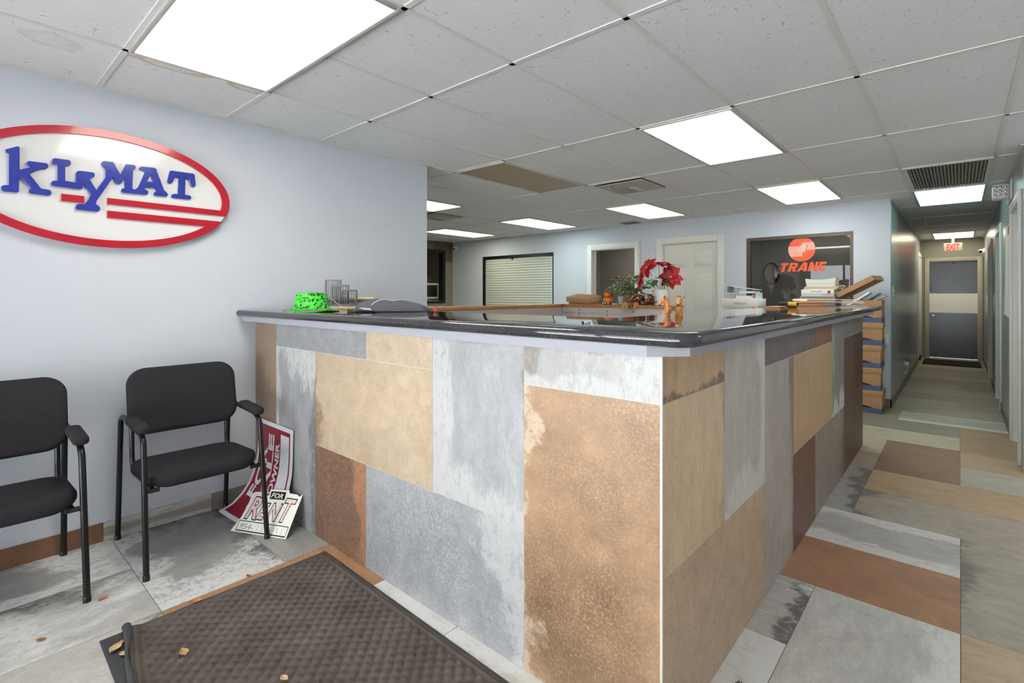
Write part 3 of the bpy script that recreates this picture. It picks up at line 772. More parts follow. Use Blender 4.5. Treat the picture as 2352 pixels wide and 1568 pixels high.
light(gx(-4), gx(-3), 5.412, 6.631, lamp_mat('lamp_warm', (255, 236, 205), 1.6 * LI), 'dim warm ceiling panel in front of the open doorway')
light(gx(-7), gx(-6), 5.412, 6.631, lamp_mat('lamp_shutter', (238, 255, 250), 9 * LI), 'lit ceiling panel in front of the roller shutter')
light(gx(-7), gx(-6), 2.973, 4.192, lamp_mat('lamp_rear', (250, 255, 250), 8 * LI), 'lit ceiling panel half hidden behind the sign wall edge, upper one')
light(gx(-10), gx(-9), 5.412, 6.631, lamp_mat('lamp_corner', (255, 252, 225), 8 * LI), 'lit ceiling panel by the tiled far left wall')
light(gx(1), gx(2), 6.631, 7.850, lamp_mat('lamp_hall', (208, 255, 238), 2.2 * LI), 'greenish lit ceiling panel at the hall entrance beside the grille')
light(gx(1), gx(2), 11.507, 12.726, lamp_mat('lamp_exit', (255, 246, 214), 7 * LI), 'warm lit ceiling panel in front of the exit door')
light(gx(3), gx(4), 2.973, 4.192, lamp_mat('lamp_side', (255, 250, 240), 8 * LI), 'added ceiling panel out of view on the right, brightening the counter side')  # out-of-view panel, added to throw more light on the counter side
M_OFF = plain('diffuser_yellowed', (150, 132, 108), .45, var=.06, vscale=4)
light(gx(-4), gx(-3), 2.973, 4.192, M_OFF, 'unlit ceiling panel with yellowed brown diffuser')

def cassette(x, y, label):
    e = empty('air_cassette', (x + .305, y + .305, CH), label, 'air vent', 'ceiling air diffusers')
    x0, x1, y0, y1 = x + .012, x + .598, y + .012, y + .598
    b = MB()
    for q in [(x0, x1, y0, y0 + .02), (x0, x1, y1 - .02, y1), (x0, x0 + .02, y0 + .02, y1 - .02), (x1 - .02, x1, y0 + .02, y1 - .02)]: b.box(*q, CH - .004, CH + .006)
    b.build('frame', M_GRID, e)
    BX('throat', M_BLACK, e, x0 + .02, x1 - .02, y0 + .02, y1 - .02, CH + .004, CH + .008)
    BX('face_plate', plain('vent_plate', (168, 162, 152), .45), e, x0 + .055, x1 - .03, y0 + .055, y1 - .035, CH - .014, CH - .006, bev=.002)
    BX('centre_tab', M_GRID, e, x + .30, x + .36, y + .30, y + .50, CH - .018, CH - .014)
    for px, py in ((x0 + .1, y0 + .1), (x1 - .1, y1 - .1), (x0 + .1, y1 - .1), (x1 - .1, y0 + .1)): MB().tube([(px, py, CH - .008), (px, py, CH + .006)], .006, 6).build('hanger', M_BLACK, e)
cassette(gx(-3), 4.192, 'square air diffuser with floating plate beyond the unlit panel')
cassette(gx(-8), 4.192, 'square air diffuser half hidden behind the sign wall edge')
e = empty('return_grille', (gx(1) + .305, 6.02, CH), 'dark slatted return air grille above the hall entrance', 'air vent')
b = MB()
for q in [(gx(1) + .008, gx(2) - .008, 5.42, 5.45), (gx(1) + .008, gx(2) - .008, 6.595, 6.625), (gx(1) + .008, gx(1) + .04, 5.45, 6.595), (gx(2) - .04, gx(2) - .008, 5.45, 6.595)]: b.box(*q, CH - .006, CH + .006)
b.build('frame', M_GRID, e)
BX('duct_back', M_BLACK, e, gx(1) + .04, gx(2) - .04, 5.45, 6.595, CH + .006, CH + .010)
M_SLAT = plain('grille_slat', (150, 148, 142), .45)
for i in range(22):
    x = gx(1) + .052 + i * .0237
    MB().box(x, x + .0085, 5.45, 6.595, CH - .005, CH + .005).build('slat', M_SLAT, e, smooth=False)
e = empty('air_register', (-3.75, 6.75, CH), 'small dark air register in the ceiling above the doorway', 'air vent')
BX('frame', M_GRID, e, -3.96, -3.66, 6.68, 6.92, CH - .005, CH - .0005)
for i in range(9): MB().box(-3.94, -3.68, 6.70 + i * .0225, 6.712 + i * .0225, CH - .009, CH - .005).build('slat', plain('register_slat', (96, 92, 88), .5), e, smooth=False)

# ================================================================== OVAL SIGN
sg = empty('wall_sign', (XW, .58, 1.545), 'oval white sign with red border and blue slab serif lettering', 'sign')
Kp = [(197, 1982), (232, 2003), (239, 2005), (243, 2001), (243, 1895), (283, 1915), (271, 1921), (266, 1929), (269, 1939), (276, 1943), (336, 1944), (343, 1935), (340, 1923), (332, 1915), (312, 1910), (276, 1881), (316, 1818), (347, 1815), (353, 1804), (351, 1793), (345, 1787), (282, 1788), (274, 1795), (276, 1806), (282, 1814), (249, 1857), (241, 1849), (241, 1793), (236, 1786), (187, 1784), (181, 1791), (182, 1805), (190, 1813), (208, 1816), (208, 1966), (198, 1969)]
LYMA = [(357, 1969), (365, 1975), (418, 1976), (424, 1969), (424, 1957), (418, 1949), (403, 1947), (403, 1870), (444, 1867), (444, 1914), (447, 1925), (457, 1930), (510, 1931), (516, 1924), (514, 1910), (506, 1902), (493, 1898), (523, 1842), (560, 1916), (560, 1957), (546, 1975), (542, 1983), (547, 1995), (556, 1999), (591, 1999), (620, 1940), (639, 1990), (644, 2000), (679, 2002), (686, 1995), (684, 1983), (674, 1974), (671, 1874), (682, 1870), (696, 1885), (726, 1975), (707, 1984), (703, 1993), (709, 2000), (768, 2004), (776, 2000), (813, 1888), (829, 1873), (831, 1861), (824, 1853), (771, 1851), (765, 1858), (768, 1868), (779, 1876), (772, 1894), (728, 1893), (724, 1880), (740, 1870), (741, 1859), (735, 1850), (635, 1846), (625, 1852), (626, 1865), (639, 1870), (639, 1925), (622, 1892), (613, 1888), (601, 1894), (591, 1922), (584, 1908), (523, 1786), (520, 1770), (533, 1760), (538, 1749), (533, 1734), (524, 1731), (450, 1732), (442, 1739), (445, 1754), (453, 1761), (475, 1762), (491, 1786), (501, 1818), (471, 1868), (467, 1839), (457, 1836), (359, 1838), (352, 1844), (354, 1857), (361, 1863), (376, 1865), (376, 1945), (363, 1945), (355, 1952)]
HOLE = [(753, 1967), (766, 1924), (736, 1923)]
Tp = [(840, 2000), (848, 2004), (955, 2006), (962, 1999), (967, 1946), (964, 1935), (955, 1929), (944, 1932), (932, 1970), (916, 1974), (914, 1877), (938, 1876), (945, 1868), (943, 1857), (935, 1853), (857, 1851), (848, 1857), (851, 1868), (859, 1874), (879, 1874), (884, 1973), (865, 1971), (854, 1940), (846, 1931), (835, 1932), (828, 1942)]
def SM(x): return Matrix(((0, 0, 1, x), (1, 0, 0, 0), (0, 1, 0, 0), (0, 0, 0, 1)))
def mm(P): return [(a / 1000, b / 1000) for a, b in P]
M_SWHITE = plain('sign_white', (226, 226, 227), .12, var=.01, coat=.3)
M_SRED = plain('sign_red', (168, 16, 36), .16, var=.02, coat=.2)
M_SBLUE = plain('sign_blue', (28, 44, 142), .14, var=.02, coat=.3)
EY, EZ, EA, EB = .580, 1.8555, .568, .307
EA2, EB2 = .526, .2685
ell = lambda a, b, t_: (EY + a * math.cos(t_), EZ + b * math.sin(t_))
bd = MB().prism([ell(EA - .003, EB - .003, 2 * math.pi * k / 96) for k in range(96)], .030, SM(XW + .001), bev=.002, seg=1).build('board', M_SWHITE, sg)
# border ring, open between the two long bars on the right
def ang(zz): return math.asin((zz - EZ) / EB)
def angi(zz): return math.asin((zz - EZ) / EB2)
a1, a2 = ang(1.777), ang(1.742) 
ring = [ell(EA, EB, a1 + (2 * math.pi + a2 - a1) * k / 120) for k in range(121)]
b0, b1 = angi(1.809), angi(1.705)
ring += [(EY + (EA2) * math.cos(b1) - .0, 1.705)] if False else []
inn = [ell(EA2, EB2, (2 * math.pi + b1) + (b0 - 2 * math.pi - b1) * k / 120) for k in range(121)]
ringp = ring + [(.567, 1.742), (.567, 1.705)] + inn + [(.567, 1.809), (.567, 1.777)]
MB().prism(ringp, .012, SM(XW + .0305)).build('border', M_SRED, bd, label='red oval border with two long stripes')
MB().prism([(.389, 1.768), (.476, 1.768), (.476, 1.804), (.389, 1.804)], .012, SM(XW + .0305)).build('stripe', M_SRED, bd)
MB().prism(mm(Kp), .016, SM(XW + .0305), bev=.0015, seg=1).build('letter', M_SBLUE, bd)
MB().prism(mm(LYMA), .016, SM(XW + .0305), holes=[mm(HOLE)]).build('letter', M_SBLUE, bd)
MB().prism(mm(Tp), .016, SM(XW + .0305), bev=.0015, seg=1).build('letter', M_SBLUE, bd)

# ================================================================== CHAIRS
M_FAB = NT('black_fabric')
_t = M_FAB; nz = _t.noise(_t.coord('Object'), 900, 2, .6); lo = _t.noise(_t.coord('Object'), 6, 4, .6)
lint = _t.ramp(_t.noise(_t.coord('Object', (5, 5, 5)), 110, 2, .5), .775, .79)
_c = _t.mix(nz, lin((22, 22, 24)), lin((62, 61, 65))); _c = _t.mix(_t.math('MULTIPLY', lint, .5), _c, lin((150, 148, 146)))
_t.set(Base_Color=_c, Roughness=.95); _t.b.inputs['Specular IOR Level'].default_value = .1; _t.bump(nz, .4, .002)
M_FAB = _t.m
M_CHAIR = plain('chair_tube', (26, 27, 30), .33, .3, var=.06)
def rrect(w, h, r, n=6):
    P = []
    for cx, cy, a in ((w / 2 - r, h / 2 - r, 0), (-w / 2 + r, h / 2 - r, .5), (-w / 2 + r, -h / 2 + r, 1), (w / 2 - r, -h / 2 + r, 1.5)):
        P += arc(cx, cy, r, a * math.pi, (a + .5) * math.pi, n)
    return P
def fillet(P, r=.045, n=5):
    P = [Vector(p) for p in P]; O = [P[0]]
    for a, b_, c in zip(P[:-2], P[1:-1], P[2:]):
        u = (a - b_).normalized(); w_ = (c - b_).normalized()
        rr = min(r, (a - b_).length * .45, (c - b_).length * .45)
        p0, p1 = b_ + u * rr, b_ + w_ * rr
        for k in range(n + 1):
            q = k / n; O.append(p0 * (1 - q) ** 2 + b_ * 2 * q * (1 - q) + p1 * q * q)
    return O + [P[-1]]
def chair(cx, cy, label):
    e = empty('waiting_chair', (cx, cy, 0), label, 'chair', 'black waiting chairs against the sign wall')
    L = lambda x, y_, z: (cx + x, cy + y_, z)
    for s in (-1, 1):
        MB().tube(fillet([L(-.292, .258 * s, 0.012), L(-.236, .255 * s, .645), L(-.19, .255 * s, .668), L(.165, .255 * s, .650), L(.222, .256 * s, .615), L(.300, .262 * s, .012)], .06), .0125, 12).build('side_frame', M_CHAIR, e)
        MB().lathe([(.0, 0), (.0145, 0), (.0145, .02), (.012, .024)], L(-.292, .258 * s, 0), 12).build('rubber_foot', M_BLACK, e)
        MB().lathe([(.0, 0), (.0145, 0), (.0145, .02), (.012, .024)], L(.300, .262 * s, 0), 12).build('rubber_foot', M_BLACK, e)
        MB().tube(fillet([L(-.185, .222 * s, .74), L(-.165, .222 * s, .44), L(-.13, .222 * s, .385), L(.22, .222 * s, .385)], .07), .0115, 10).build('back_support', M_CHAIR, e)
        MB().prism(rrect(.245, .056, .024), .036, frame_m(L(.105, .255 * s, .655), (1, 0, -.06), (0, 1, 0)), bev=.012).build('arm_pad', M_FAB, e)
        MB().tube([L(.245, .20 * s, .385), L(.245, .262 * s, .385)], .011, 8).build('seat_bolt', M_CHAIR, e)
    def seatf(top):
        def fn(u, v):
            a, b_ = (u - .5) * 2, (v - .5) * 2
            return None
        return fn
    # seat cushion: rounded slab with a soft dome and waterfall front
    b = bmesh.new(); P = rrect(.43, .495, .10, 8)
    MBs = MB(); MBs.prism(P, .062, frame_m(L(.055, 0, .392), (1, 0, .045), (0, 1, 0)), bev=.026, seg=5)
    for v in MBs.bm.verts:
        dx, dy = (v.co.x - cx - .055) / .215, (v.co.y - cy) / .25
        if v.co.z > .425: v.co.z += .014 * max(0, 1 - dx * dx * .8) * max(0, 1 - dy * dy)
        if dx > .55: v.co.z -= .03 * (dx - .55) ** 2 * 4
    MBs.build('seat', M_FAB, e)
    MBb = MB(); MBb.prism(rrect(.505, .345, .085, 8), .055, frame_m(L(-.150, 0, .738), (0, 1, 0), (-.20, 0, .98)), bev=.024, seg=5)
    for v in MBb.bm.verts:
        dy = (v.co.y - cy) / .25
        v.co.x -= .022 * (1 - dy * dy)
    MBb.build('backrest', M_FAB, e)
    return e
chair(-3.118, .868, 'black fabric armchair beside the counter, nearest the yard signs')
chair(-3.118, .140, 'black fabric armchair cut off by the left edge of the photo')
# ================================================================== YARD SIGNS IN THE CORNER
M_CORO = plain('corrugated_plastic', (226, 228, 234), .35, var=.02)
M_MAROON = plain('sign_maroon', (140, 24, 44), .35, var=.04)
fs = empty('for_sale_sign', (-3.13, 1.2, 0), 'bent white and maroon for sale by owner sign leaning in the corner', 'sign')
PR = [(1.078, .003), (1.150, .030), (1.205, .078), (1.245, .135), (1.270, .195), (1.290, .270), (1.299, .36), (1.302, .44), (1.304, .525)]
_L = [0.0]
for a, c in zip(PR[:-1], PR[1:]): _L.append(_L[-1] + math.hypot(c[0] - a[0], c[1] - a[1]))
def prof(tv):
    tv = max(0, min(_L[-1], tv)); i = max(k for k in range(len(_L) - 1) if _L[k] <= tv + 1e-9)
    q = (tv - _L[i]) / (_L[i + 1] - _L[i]); a, c = PR[i], PR[i + 1]
    n = Vector((0, -(c[1] - a[1]), c[0] - a[0])).normalized()
    return a[0] + (c[0] - a[0]) * q, a[1] + (c[1] - a[1]) * q, n
SWd, SHt = .465, _L[-1]
def sale(s, tv, off):
    """s = 0..width from left, tv = distance up the sheet"""
    y_, z_, n = prof(tv); lean = .012 * (tv / SHt)
    y_ += .05 * (s / SWd) ** 2 * max(0, 1 - tv / SHt) ** 2
    return Vector((-3.372 + s + lean, y_ + n.y * off, z_ + max(0, n.z) * off))
def patch(s0, s1, t0, t1, off, d, ns=4, nt=24):
    b = MB(); V = {}
    for k, o in enumerate((off, off + d)):
        for i in range(ns + 1):
            for j in range(nt + 1): V[k, i, j] = b.bm.verts.new(sale(s0 + (s1 - s0) * i / ns, t0 + (t1 - t0) * j / nt, o))
    for i in range(ns):
        for j in range(nt):
            for k in (0, 1): b.bm.faces.new((V[k, i, j], V[k, i + 1, j], V[k, i + 1, j + 1], V[k, i, j + 1]))
    for i in range(ns):
        for j in (0, nt): b.bm.faces.new((V[0, i, j], V[0, i + 1, j], V[1, i + 1, j], V[1, i, j]))
    for j in range(nt):
        for i in (0, ns): b.bm.faces.new((V[0, i, j], V[0, i, j + 1], V[1, i, j + 1], V[1, i, j]))
    return b
sheet = patch(0, SWd, 0, SHt, 0, .004).build('sheet', M_CORO, fs)
patch(.026, SWd - .028, .024, SHt - .024, .0042, .0006).build('printed_field', M_MAROON, sheet)
patch(.318, .425, .050, SHt - .048, .0052, .0006).build('blank_panel', M_CORO, sheet)
def stext(s, s0, t0, w, h, bold):
    def fn(c): return sale(s0 - c.y, t0 + c.x, .0052 + c.z)
    return MB().add(text_bm(s, w, h, bold, 0, .0008, fn=fn)).build('lettering', M_CORO, sheet, smooth=False)
stext('FOR', .150, .155, .31, .088, .03)
stext('SALE', .232, .09, .46, .075, .03)
stext('BY OWNER', .303, .10, .41, .052, .03)

fr = empty('for_rent_sign', (-2.9, 1.15, 0), 'small white for rent sign with pink letters leaning on the for sale sign', 'sign')
RB = Vector((-3.056, 1.034, 0.001)); RE = Vector((.90513, .42514, 0)); RU = Vector((-.24385, .51916, .81915))
RM = frame_m(RB, RE, RU)
M_RW = plain('rent_card', (240, 241, 232), .5, var=.02); M_RK = plain('rent_black', (24, 24, 24), .5); M_RP = plain('rent_pink', (238, 206, 206), .5, var=.03)
rp = [(0, 0), (364, 0), (363, 230), (349, 213), (328, 224), (274, 226), (269, 241), (145, 234), (151, 203), (137, 199), (102, 216), (52, 212), (35, 194), (40, 151), (31, 75)]
card = MB().prism(mm(rp), .0025, RM).build('card', M_RW, fr, smooth=False)
def rt(z): return RM @ Matrix.Translation((0, 0, z))
MB().prism(mm([(164, 184), (261, 188), (253, 229), (155, 225)]), .0005, rt(.0026)).build('black_panel', M_RK, card, smooth=False)
MB().add(text_bm('FOR', .078, .026, .02, .15, .0006), rt(.0032) @ Matrix.Translation((.168, .192, 0))).build('lettering', M_RW, card, smooth=False)
for i, (ch, x, w, y_, h) in enumerate((('R', .050, .082, .066, .125), ('E', .122, .066, .070, .095), ('N', .188, .080, .072, .098), ('T', .268, .078, .072, .13))):
    MB().add(text_bm(ch, w, h, .05, .22, .0005), rt(.0026) @ Matrix.Translation((x, y_, 0))).build('letter_outline', M_RK, card, smooth=False)
    MB().add(text_bm(ch, w - .012, h - .012, .018, .22, .0005), rt(.0032) @ Matrix.Translation((x + .006, y_ + .006, 0))).build('letter', M_RP, card, smooth=False)
b = MB()
for q in ((.030, .355, .056, .060), (.030, .355, .006, .012), (.030, .033, .012, .056), (.352, .355, .012, .056)):
    b.prism([(q[0], q[2]), (q[1], q[2]), (q[1], q[3]), (q[0], q[3])], .0005, rt(.0026))
b.build('box_rule', M_RK, card, smooth=False)
MB().add(text_bm('954-', .085, .028, -.012, .2, .0005), rt(.0026) @ Matrix.Translation((.05, .018, 0))).build('handwriting', plain('pencil', (120, 120, 112), .7), card, smooth=False)
b = MB(); rnd = random.Random(3)
for k in range(7):
    x = .165 + k * .025
    P = [RM @ Vector((x + rnd.uniform(-.006, .008), .018 + .028 * j / 3 + rnd.uniform(-.003, .003), .0030)) for j in range(4)]
    b.tube(P, .0008, 4)
b.build('handwriting', MATS['pencil'], card)

# ================================================================== DOOR MATS
mt = empty('door_mat', (-1.7, .84, 0), 'dark brown waffle textured door mat with a curled edge before the counter', 'mat')
t = NT('mat_carpet'); v = t.coord('Object'); nz = t.noise(v, 500, 3, .7); lo = t.ramp(t.noise(v, 5, 5, .6), .35, .7)
c = t.mix(nz, lin((62, 55, 52)), lin((120, 110, 104))); c = t.mix(lo, c, t.mix(nz, lin((82, 76, 73)), lin((142, 133, 127))))
dust = t.ramp(t.noise(v, 70, 2, .5), .74, .76); c = t.mix(t.math('MULTIPLY', dust, .35), c, lin((150, 142, 132)))
t.set(Base_Color=c, Roughness=1.0); t.b.inputs['Specular IOR Level'].default_value = 0.05; t.bump(nz, .8, .004)
M_MAT = t.m
M_RUB = plain('mat_rubber', (62, 64, 67), .6, var=.1)
MX0, MX1, MY0, MY1 = -2.455, -.93, .385, 1.262
rot = .018
def mxy(u, v_):      # mat's own axes -> world, very slightly turned
    x, y_ = MX0 + u, MY0 + v_
    return (MX0 + (x - MX0) * math.cos(rot) + (y_ - MY0) * math.sin(rot) * .6, MY0 + (y_ - MY0) - (x - MX0) * math.sin(rot) * 1.2)
Lu, Lv = MX1 - MX0, MY1 - MY0
b = MB(); q = [(0, 0), (Lu, 0), (Lu, Lv), (0, Lv)]
b.prism([mxy(*p) for p in q], .0035, Matrix.Translation((0, 0, .0003)))
for k in range(3):
    b.prism([mxy(.012 + .0 * k, .010 + .022 * k), mxy(.42, .010 + .022 * k), mxy(.42, .020 + .022 * k), mxy(.012, .020 + .022 * k)], .002, Matrix.Translation((0, 0, .0035)))
b.build('rubber_backing', M_RUB, mt, smooth=False)
PIT = .0365
def wf(u, v_):
    a, c_ = (u + v_) / math.sqrt(2) / PIT, (u - v_) / math.sqrt(2) / PIT
    edge = min(u - .012, Lu - .012 - u, Lv - .012 - v_, v_ - max(.016, .085 - .14 * u))
    h = (abs(math.sin(math.pi * a)) * abs(math.sin(math.pi * c_))) ** .6 * .0110
    if edge < .040: h = .0075 if edge > .012 else .0036
    if .030 < edge < .040 or .010 < edge < .014: h = .001
    return h + .006
b = MB(); nu, nv = 250, 132
V = []
rndm = random.Random(11)
for i in range(nu + 1):
    row = []
    for j in range(nv + 1):
        u = .012 + (Lu - .024) * i / nu; vs = max(.016, .085 - .14 * u); v_ = vs + (Lv - .012 - vs) * j / nv
        x, y_ = mxy(u, v_)
        z_ = wf(u, v_)
        if j == 0: 
            z_ += .004
        if j == nv: y_ += .004 * math.sin(i * .11) + .003 * math.sin(i * .31); z_ -= .003
        if i in (0,): z_ -= .003
        z_ += max(0, .055 - (v_ - vs)) * .35 * max(0, 1 - u / .5)            # the near edge lifts where it curls
        row.append(b.bm.verts.new((x, y_, z_)))
    V.append(row)
for i in range(nu):
    for j in range(nv): b.bm.faces.new((V[i][j], V[i + 1][j], V[i + 1][j + 1], V[i][j + 1]))
for i in range(nu):
    for j, jj in ((0, 0), (nv, nv)):
        p, r_ = V[i][j].co, V[i + 1][j].co
        b.bm.faces.new((V[i][j], V[i + 1][j], b.bm.verts.new((r_.x, r_.y, .0038)), b.bm.verts.new((p.x, p.y, .0038))))
for j in range(nv):
    for i in (0, nu):
        p, r_ = V[i][j].co, V[i][j + 1].co
        b.bm.faces.new((V[i][j], V[i][j + 1], b.bm.verts.new((r_.x, r_.y, .0038)), b.bm.verts.new((p.x, p.y, .0038))))
b.build('waffle_carpet', M_MAT, mt, angle=70)
P = [Vector(mxy(.0 + .50 * k / 12, max(.016, .080 - .14 * .50 * k / 12 + .004 * math.sin(k * .9)))).to_3d() for k in range(13)]
for k, p_ in enumerate(P): p_.z = .019 - .006 * k / 12
MB().tube(P, [.0125 + .003 * math.sin(k * .8 + 1) - .0005 * k for k in range(13)], 10).build('curled_edge', M_RUB, mt)

hm = MB().box(-.535, .30, 11.85, 12.80, .0005, .014, bev=.004).build('hall_mat', plain('hall_mat_pile', (30, 22, 18), 1.0, var=.2, vscale=200), None)
tag(hm, 'dark brown mat lying before the steel exit door', 'mat')

# dry leaves and the small bug
M_LEAF = [plain('dry_leaf_%d' % i, c, .7, var=.15, vscale=60) for i, c in enumerate([(176, 128, 84), (200, 172, 130), (150, 98, 60), (188, 148, 104)])]
leafspots = [(-2.79, .448, .0, .035, 0, 'dry tan leaf on the tile in front of the two chairs'), (-2.63, .245, 0, .030, 2, 'dry leaf on the grey tile at the left frame edge'),
    (-2.46, .70, 0, .045, 0, 'curled dry leaf on the rust tile beside the mat, larger one'), (-2.405, .735, 0, .022, 1, 'small pale leaf scrap on the rust tile beside the mat'),
    (-2.50, .92, 0, .026, 2, 'small brown leaf crumb beside the mat nearest the yard signs'), (-2.345, .415, .008, .055, 1, 'long pale leaf on the rubber corner of the mat'),
    (-2.285, .425, .008, .035, 1, 'thin pale leaf on the rubber edge of the mat beside the long one'), (-2.12, .565, .014, .045, 3, 'dry beige leaf lying on the waffle carpet'),
    (-1.72, .745, .014, .035, 1, 'pale leaf on the mat at the bottom of the photo'), (-2.37, .44, .009, .026, 0, 'small orange leaf on the rubber edge of the mat')]
for i, (x, y_, z_, l, m, lab) in enumerate(leafspots):
    a = random.uniform(0, 6.28); ca, sa = math.cos(a), math.sin(a)
    b = MB()
    def lf_(u, v_):
        w = .32 * l * math.sin(math.pi * min(.98, max(.02, u)) ** .8) * (v_ - .5) * 2
        s_ = (u - .5) * l * 2 * .5
        return (x + s_ * ca - w * sa, y_ + s_ * sa + w * ca, z_ + .002 + .16 * l * ((v_ - .5) * 2) ** 2 + .10 * l * (u - .4) ** 2 * 2)
    b.grid(lf_, 8, 4); b.thick(.0008)
    o = b.build('dry_leaf', M_LEAF[m], None)
    tag(o, lab, 'leaf', 'dry leaves on the floor')
bg_ = empty('dead_beetle', (-.555, 1.715, 0), 'small brown dead beetle on the pale tile beside the counter', 'insect')
bx_, by_ = -.555, 1.715
MB().ball((bx_, by_, .008), .013, 10, (1.2, .8, .5)).build('shell', plain('beetle_brown', (92, 44, 22), .25), bg_)
MB().ball((bx_ + .016, by_ + .003, .006), .006, 8).build('head', MATS['beetle_brown'], bg_)
for k in range(6):
    s = -1 if k % 2 else 1; px = bx_ - .01 + .009 * (k // 2)
    MB().tube([(px, by_ + s * .008, .006), (px + .002, by_ + s * .017, .010), (px + .004, by_ + s * .022, .001)], .0012, 5).build('leg', MATS['beetle_brown'], bg_)

# ================================================================== THINGS ON THE WORKTOP
# hat
t = NT('leopard_green'); v = t.coord('Object', (0, 0, 0), (1, 1, 1))
vo = t.n('ShaderNodeTexVoronoi'); t.put(vo.inputs['Vector'], v); vo.inputs['Scale'].default_value = 56; vo.inputs['Randomness'].default_value = .85
d = t.math('ADD', vo.outputs['Distance'], t.math('MULTIPLY', t.math('SUBTRACT', t.noise(v, 90, 2, .5), .5), .28))
ring = t.math('MULTIPLY', t.ramp(d, .18, .24), t.ramp(d, .50, .43))
gap = t.ramp(t.noise(v, 45, 2, .5), .34, .42)
c = t.mix(t.math('MULTIPLY', ring, gap), lin((60, 205, 48)), lin((8, 26, 10)))
c = t.mix(t.math('MULTIPLY', t.ramp(d, .22, .17), .75), c, lin((30, 120, 36)))
t.set(Base_Color=c, Roughness=.5)
M_LEO = t.m
HX, HY = -2.955, 1.440
ht = empty('fedora_hat', (HX, HY, WT), 'neon green leopard print party hat on the worktop', 'hat')
MB().lathe([(.002, .110), (.05, .108), (.076, .104), (.084, .100), (.087, .093), (.093, .06), (.101, .02), (.104, .012)], (HX, HY, WT), 40, sx=.93, sy=1.0).thick(.002).build('crown', M_LEO, ht)
b = MB(); n = 48; V = []
for i in range(n):
    a = 2 * math.pi * i / n; row = []
    for j in range(7):
        r = .102 + .056 * j / 6
        zz = .012 - .010 * j / 6 + .004 * math.cos(2 * a) * j / 6 + .002
        row.append(b.bm.verts.new((HX + r * .93 * math.cos(a), HY + r * math.sin(a), WT + max(.0025, zz))))
    V.append(row)
for i in range(n):
    for j in range(6): b.bm.faces.new((V[i][j], V[(i + 1) % n][j], V[(i + 1) % n][j + 1], V[i][j + 1]))
b.thick(.0015).build('brim', M_LEO, ht)
MB().tube([(HX + .03 + .08 * k / 8, HY + .105 + .055 * k / 8, WT + .075 - .070 * (k / 8) ** .8) for k in range(9)], .0012, 5).build('elastic_cord', M_WHITE, ht)

# letter sorter on its tray
SXc, SYc = -3.165, 1.745
dirx = Vector((.7616, .648, 0)); diry = Vector((-.648, .7616, 0))     # roughly across and away from the viewer
M_GREYP = plain('sorter_grey', (104, 105, 110), .45, var=.04)
ls = empty('letter_sorter', (SXc, SYc, WT), 'grey stepped letter sorter of three open grid panels', 'desk organiser')
def ORG(a, d_, h): return Vector((SXc, SYc, WT + .018 + h)) + dirx * a + diry * d_
def obox(a0, a1, d0, d1, h0, h1, bev=.0):
    b = MB(); b.box(a0, a1, d0, d1, h0, h1, bev=bev, M=frame_m((SXc, SYc, WT + .018), dirx, diry)); return b
for (a0, a1, h, d0) in ((-.124, -.012, .178, .030), (-.070, .052, .142, .0), (-.006, .118, .110, -.030)):
    b = MB(); Mx = frame_m((SXc, SYc, WT + .018), dirx, diry)
    for q_ in [(a0, a0 + .013, 0, h), (a1 - .013, a1, 0, h), (a0 + .013, a1 - .013, 0, .014), (a0 + .013, a1 - .013, h - .013, h)]:
        b.box(q_[0], q_[1], d0 - .006, d0 + .006, q_[2], q_[3], bev=.002, M=Mx)
    p = b.build('grid_panel', M_GREYP, ls)
    b = MB()
    for k in range(1, 7):
        x = a0 + .01 + (a1 - a0 - .02) * k / 7; b.box(x - .0018, x + .0018, d0 - .002, d0 + .002, .012, h - .01, M=Mx)
    nr = max(2, int((h - .02) / .022))
    for k in range(1, nr):
        z = .012 + (h - .022) * k / nr; b.box(a0 + .01, a1 - .01, d0 - .0018, d0 + .0018, z - .001, z + .001, M=Mx)
    b.build('grid_bars', M_GREYP, p)
obox(-.118, .106, -.05, .05, -.0, .004).build('base', M_GREYP, ls)
def stackbox(name, label, cat, a0, a1, d0, d1, h0, h1, m, group=None, rz=0.0):
    Mx = Matrix.Translation((SXc, SYc, WT)) @ Matrix.Rotation(rz, 4, 'Z') @ frame_m((0, 0, 0), dirx, diry)
    return tag(MB().box(a0, a1, d0, d1, h0, h1, bev=.0015, M=Mx).build(name, m, None), label, cat, group)
stackbox('wooden_tray', 'thin pale wooden board under the letter sorter', 'board', -.12, .125, -.05, .050, .0, .0175, plain('pale_wood', (214, 190, 160), .5))
for k, (h0, h1, col, a1, lab) in enumerate(((.0, .020, (150, 132, 124), .19, 'lowest paper pad of the stack behind the letter sorter'), (.0205, .040, (214, 200, 176), .185, 'cream paper pad in the middle of the stack behind the letter sorter'), (.0405, .062, (96, 98, 108), .16, 'dark grey notebook in the stack behind the letter sorter'), (.0625, .076, (228, 214, 152), .20, 'yellow manila pad on top of the stack behind the letter sorter'))):
    stackbox('paper_pad', lab, 'papers', -.145 - .004 * k, a1, .056, .135, h0, h1, plain('pad_%d' % k, col, .7), 'paper pads behind the letter sorter', .03 * (k % 2))

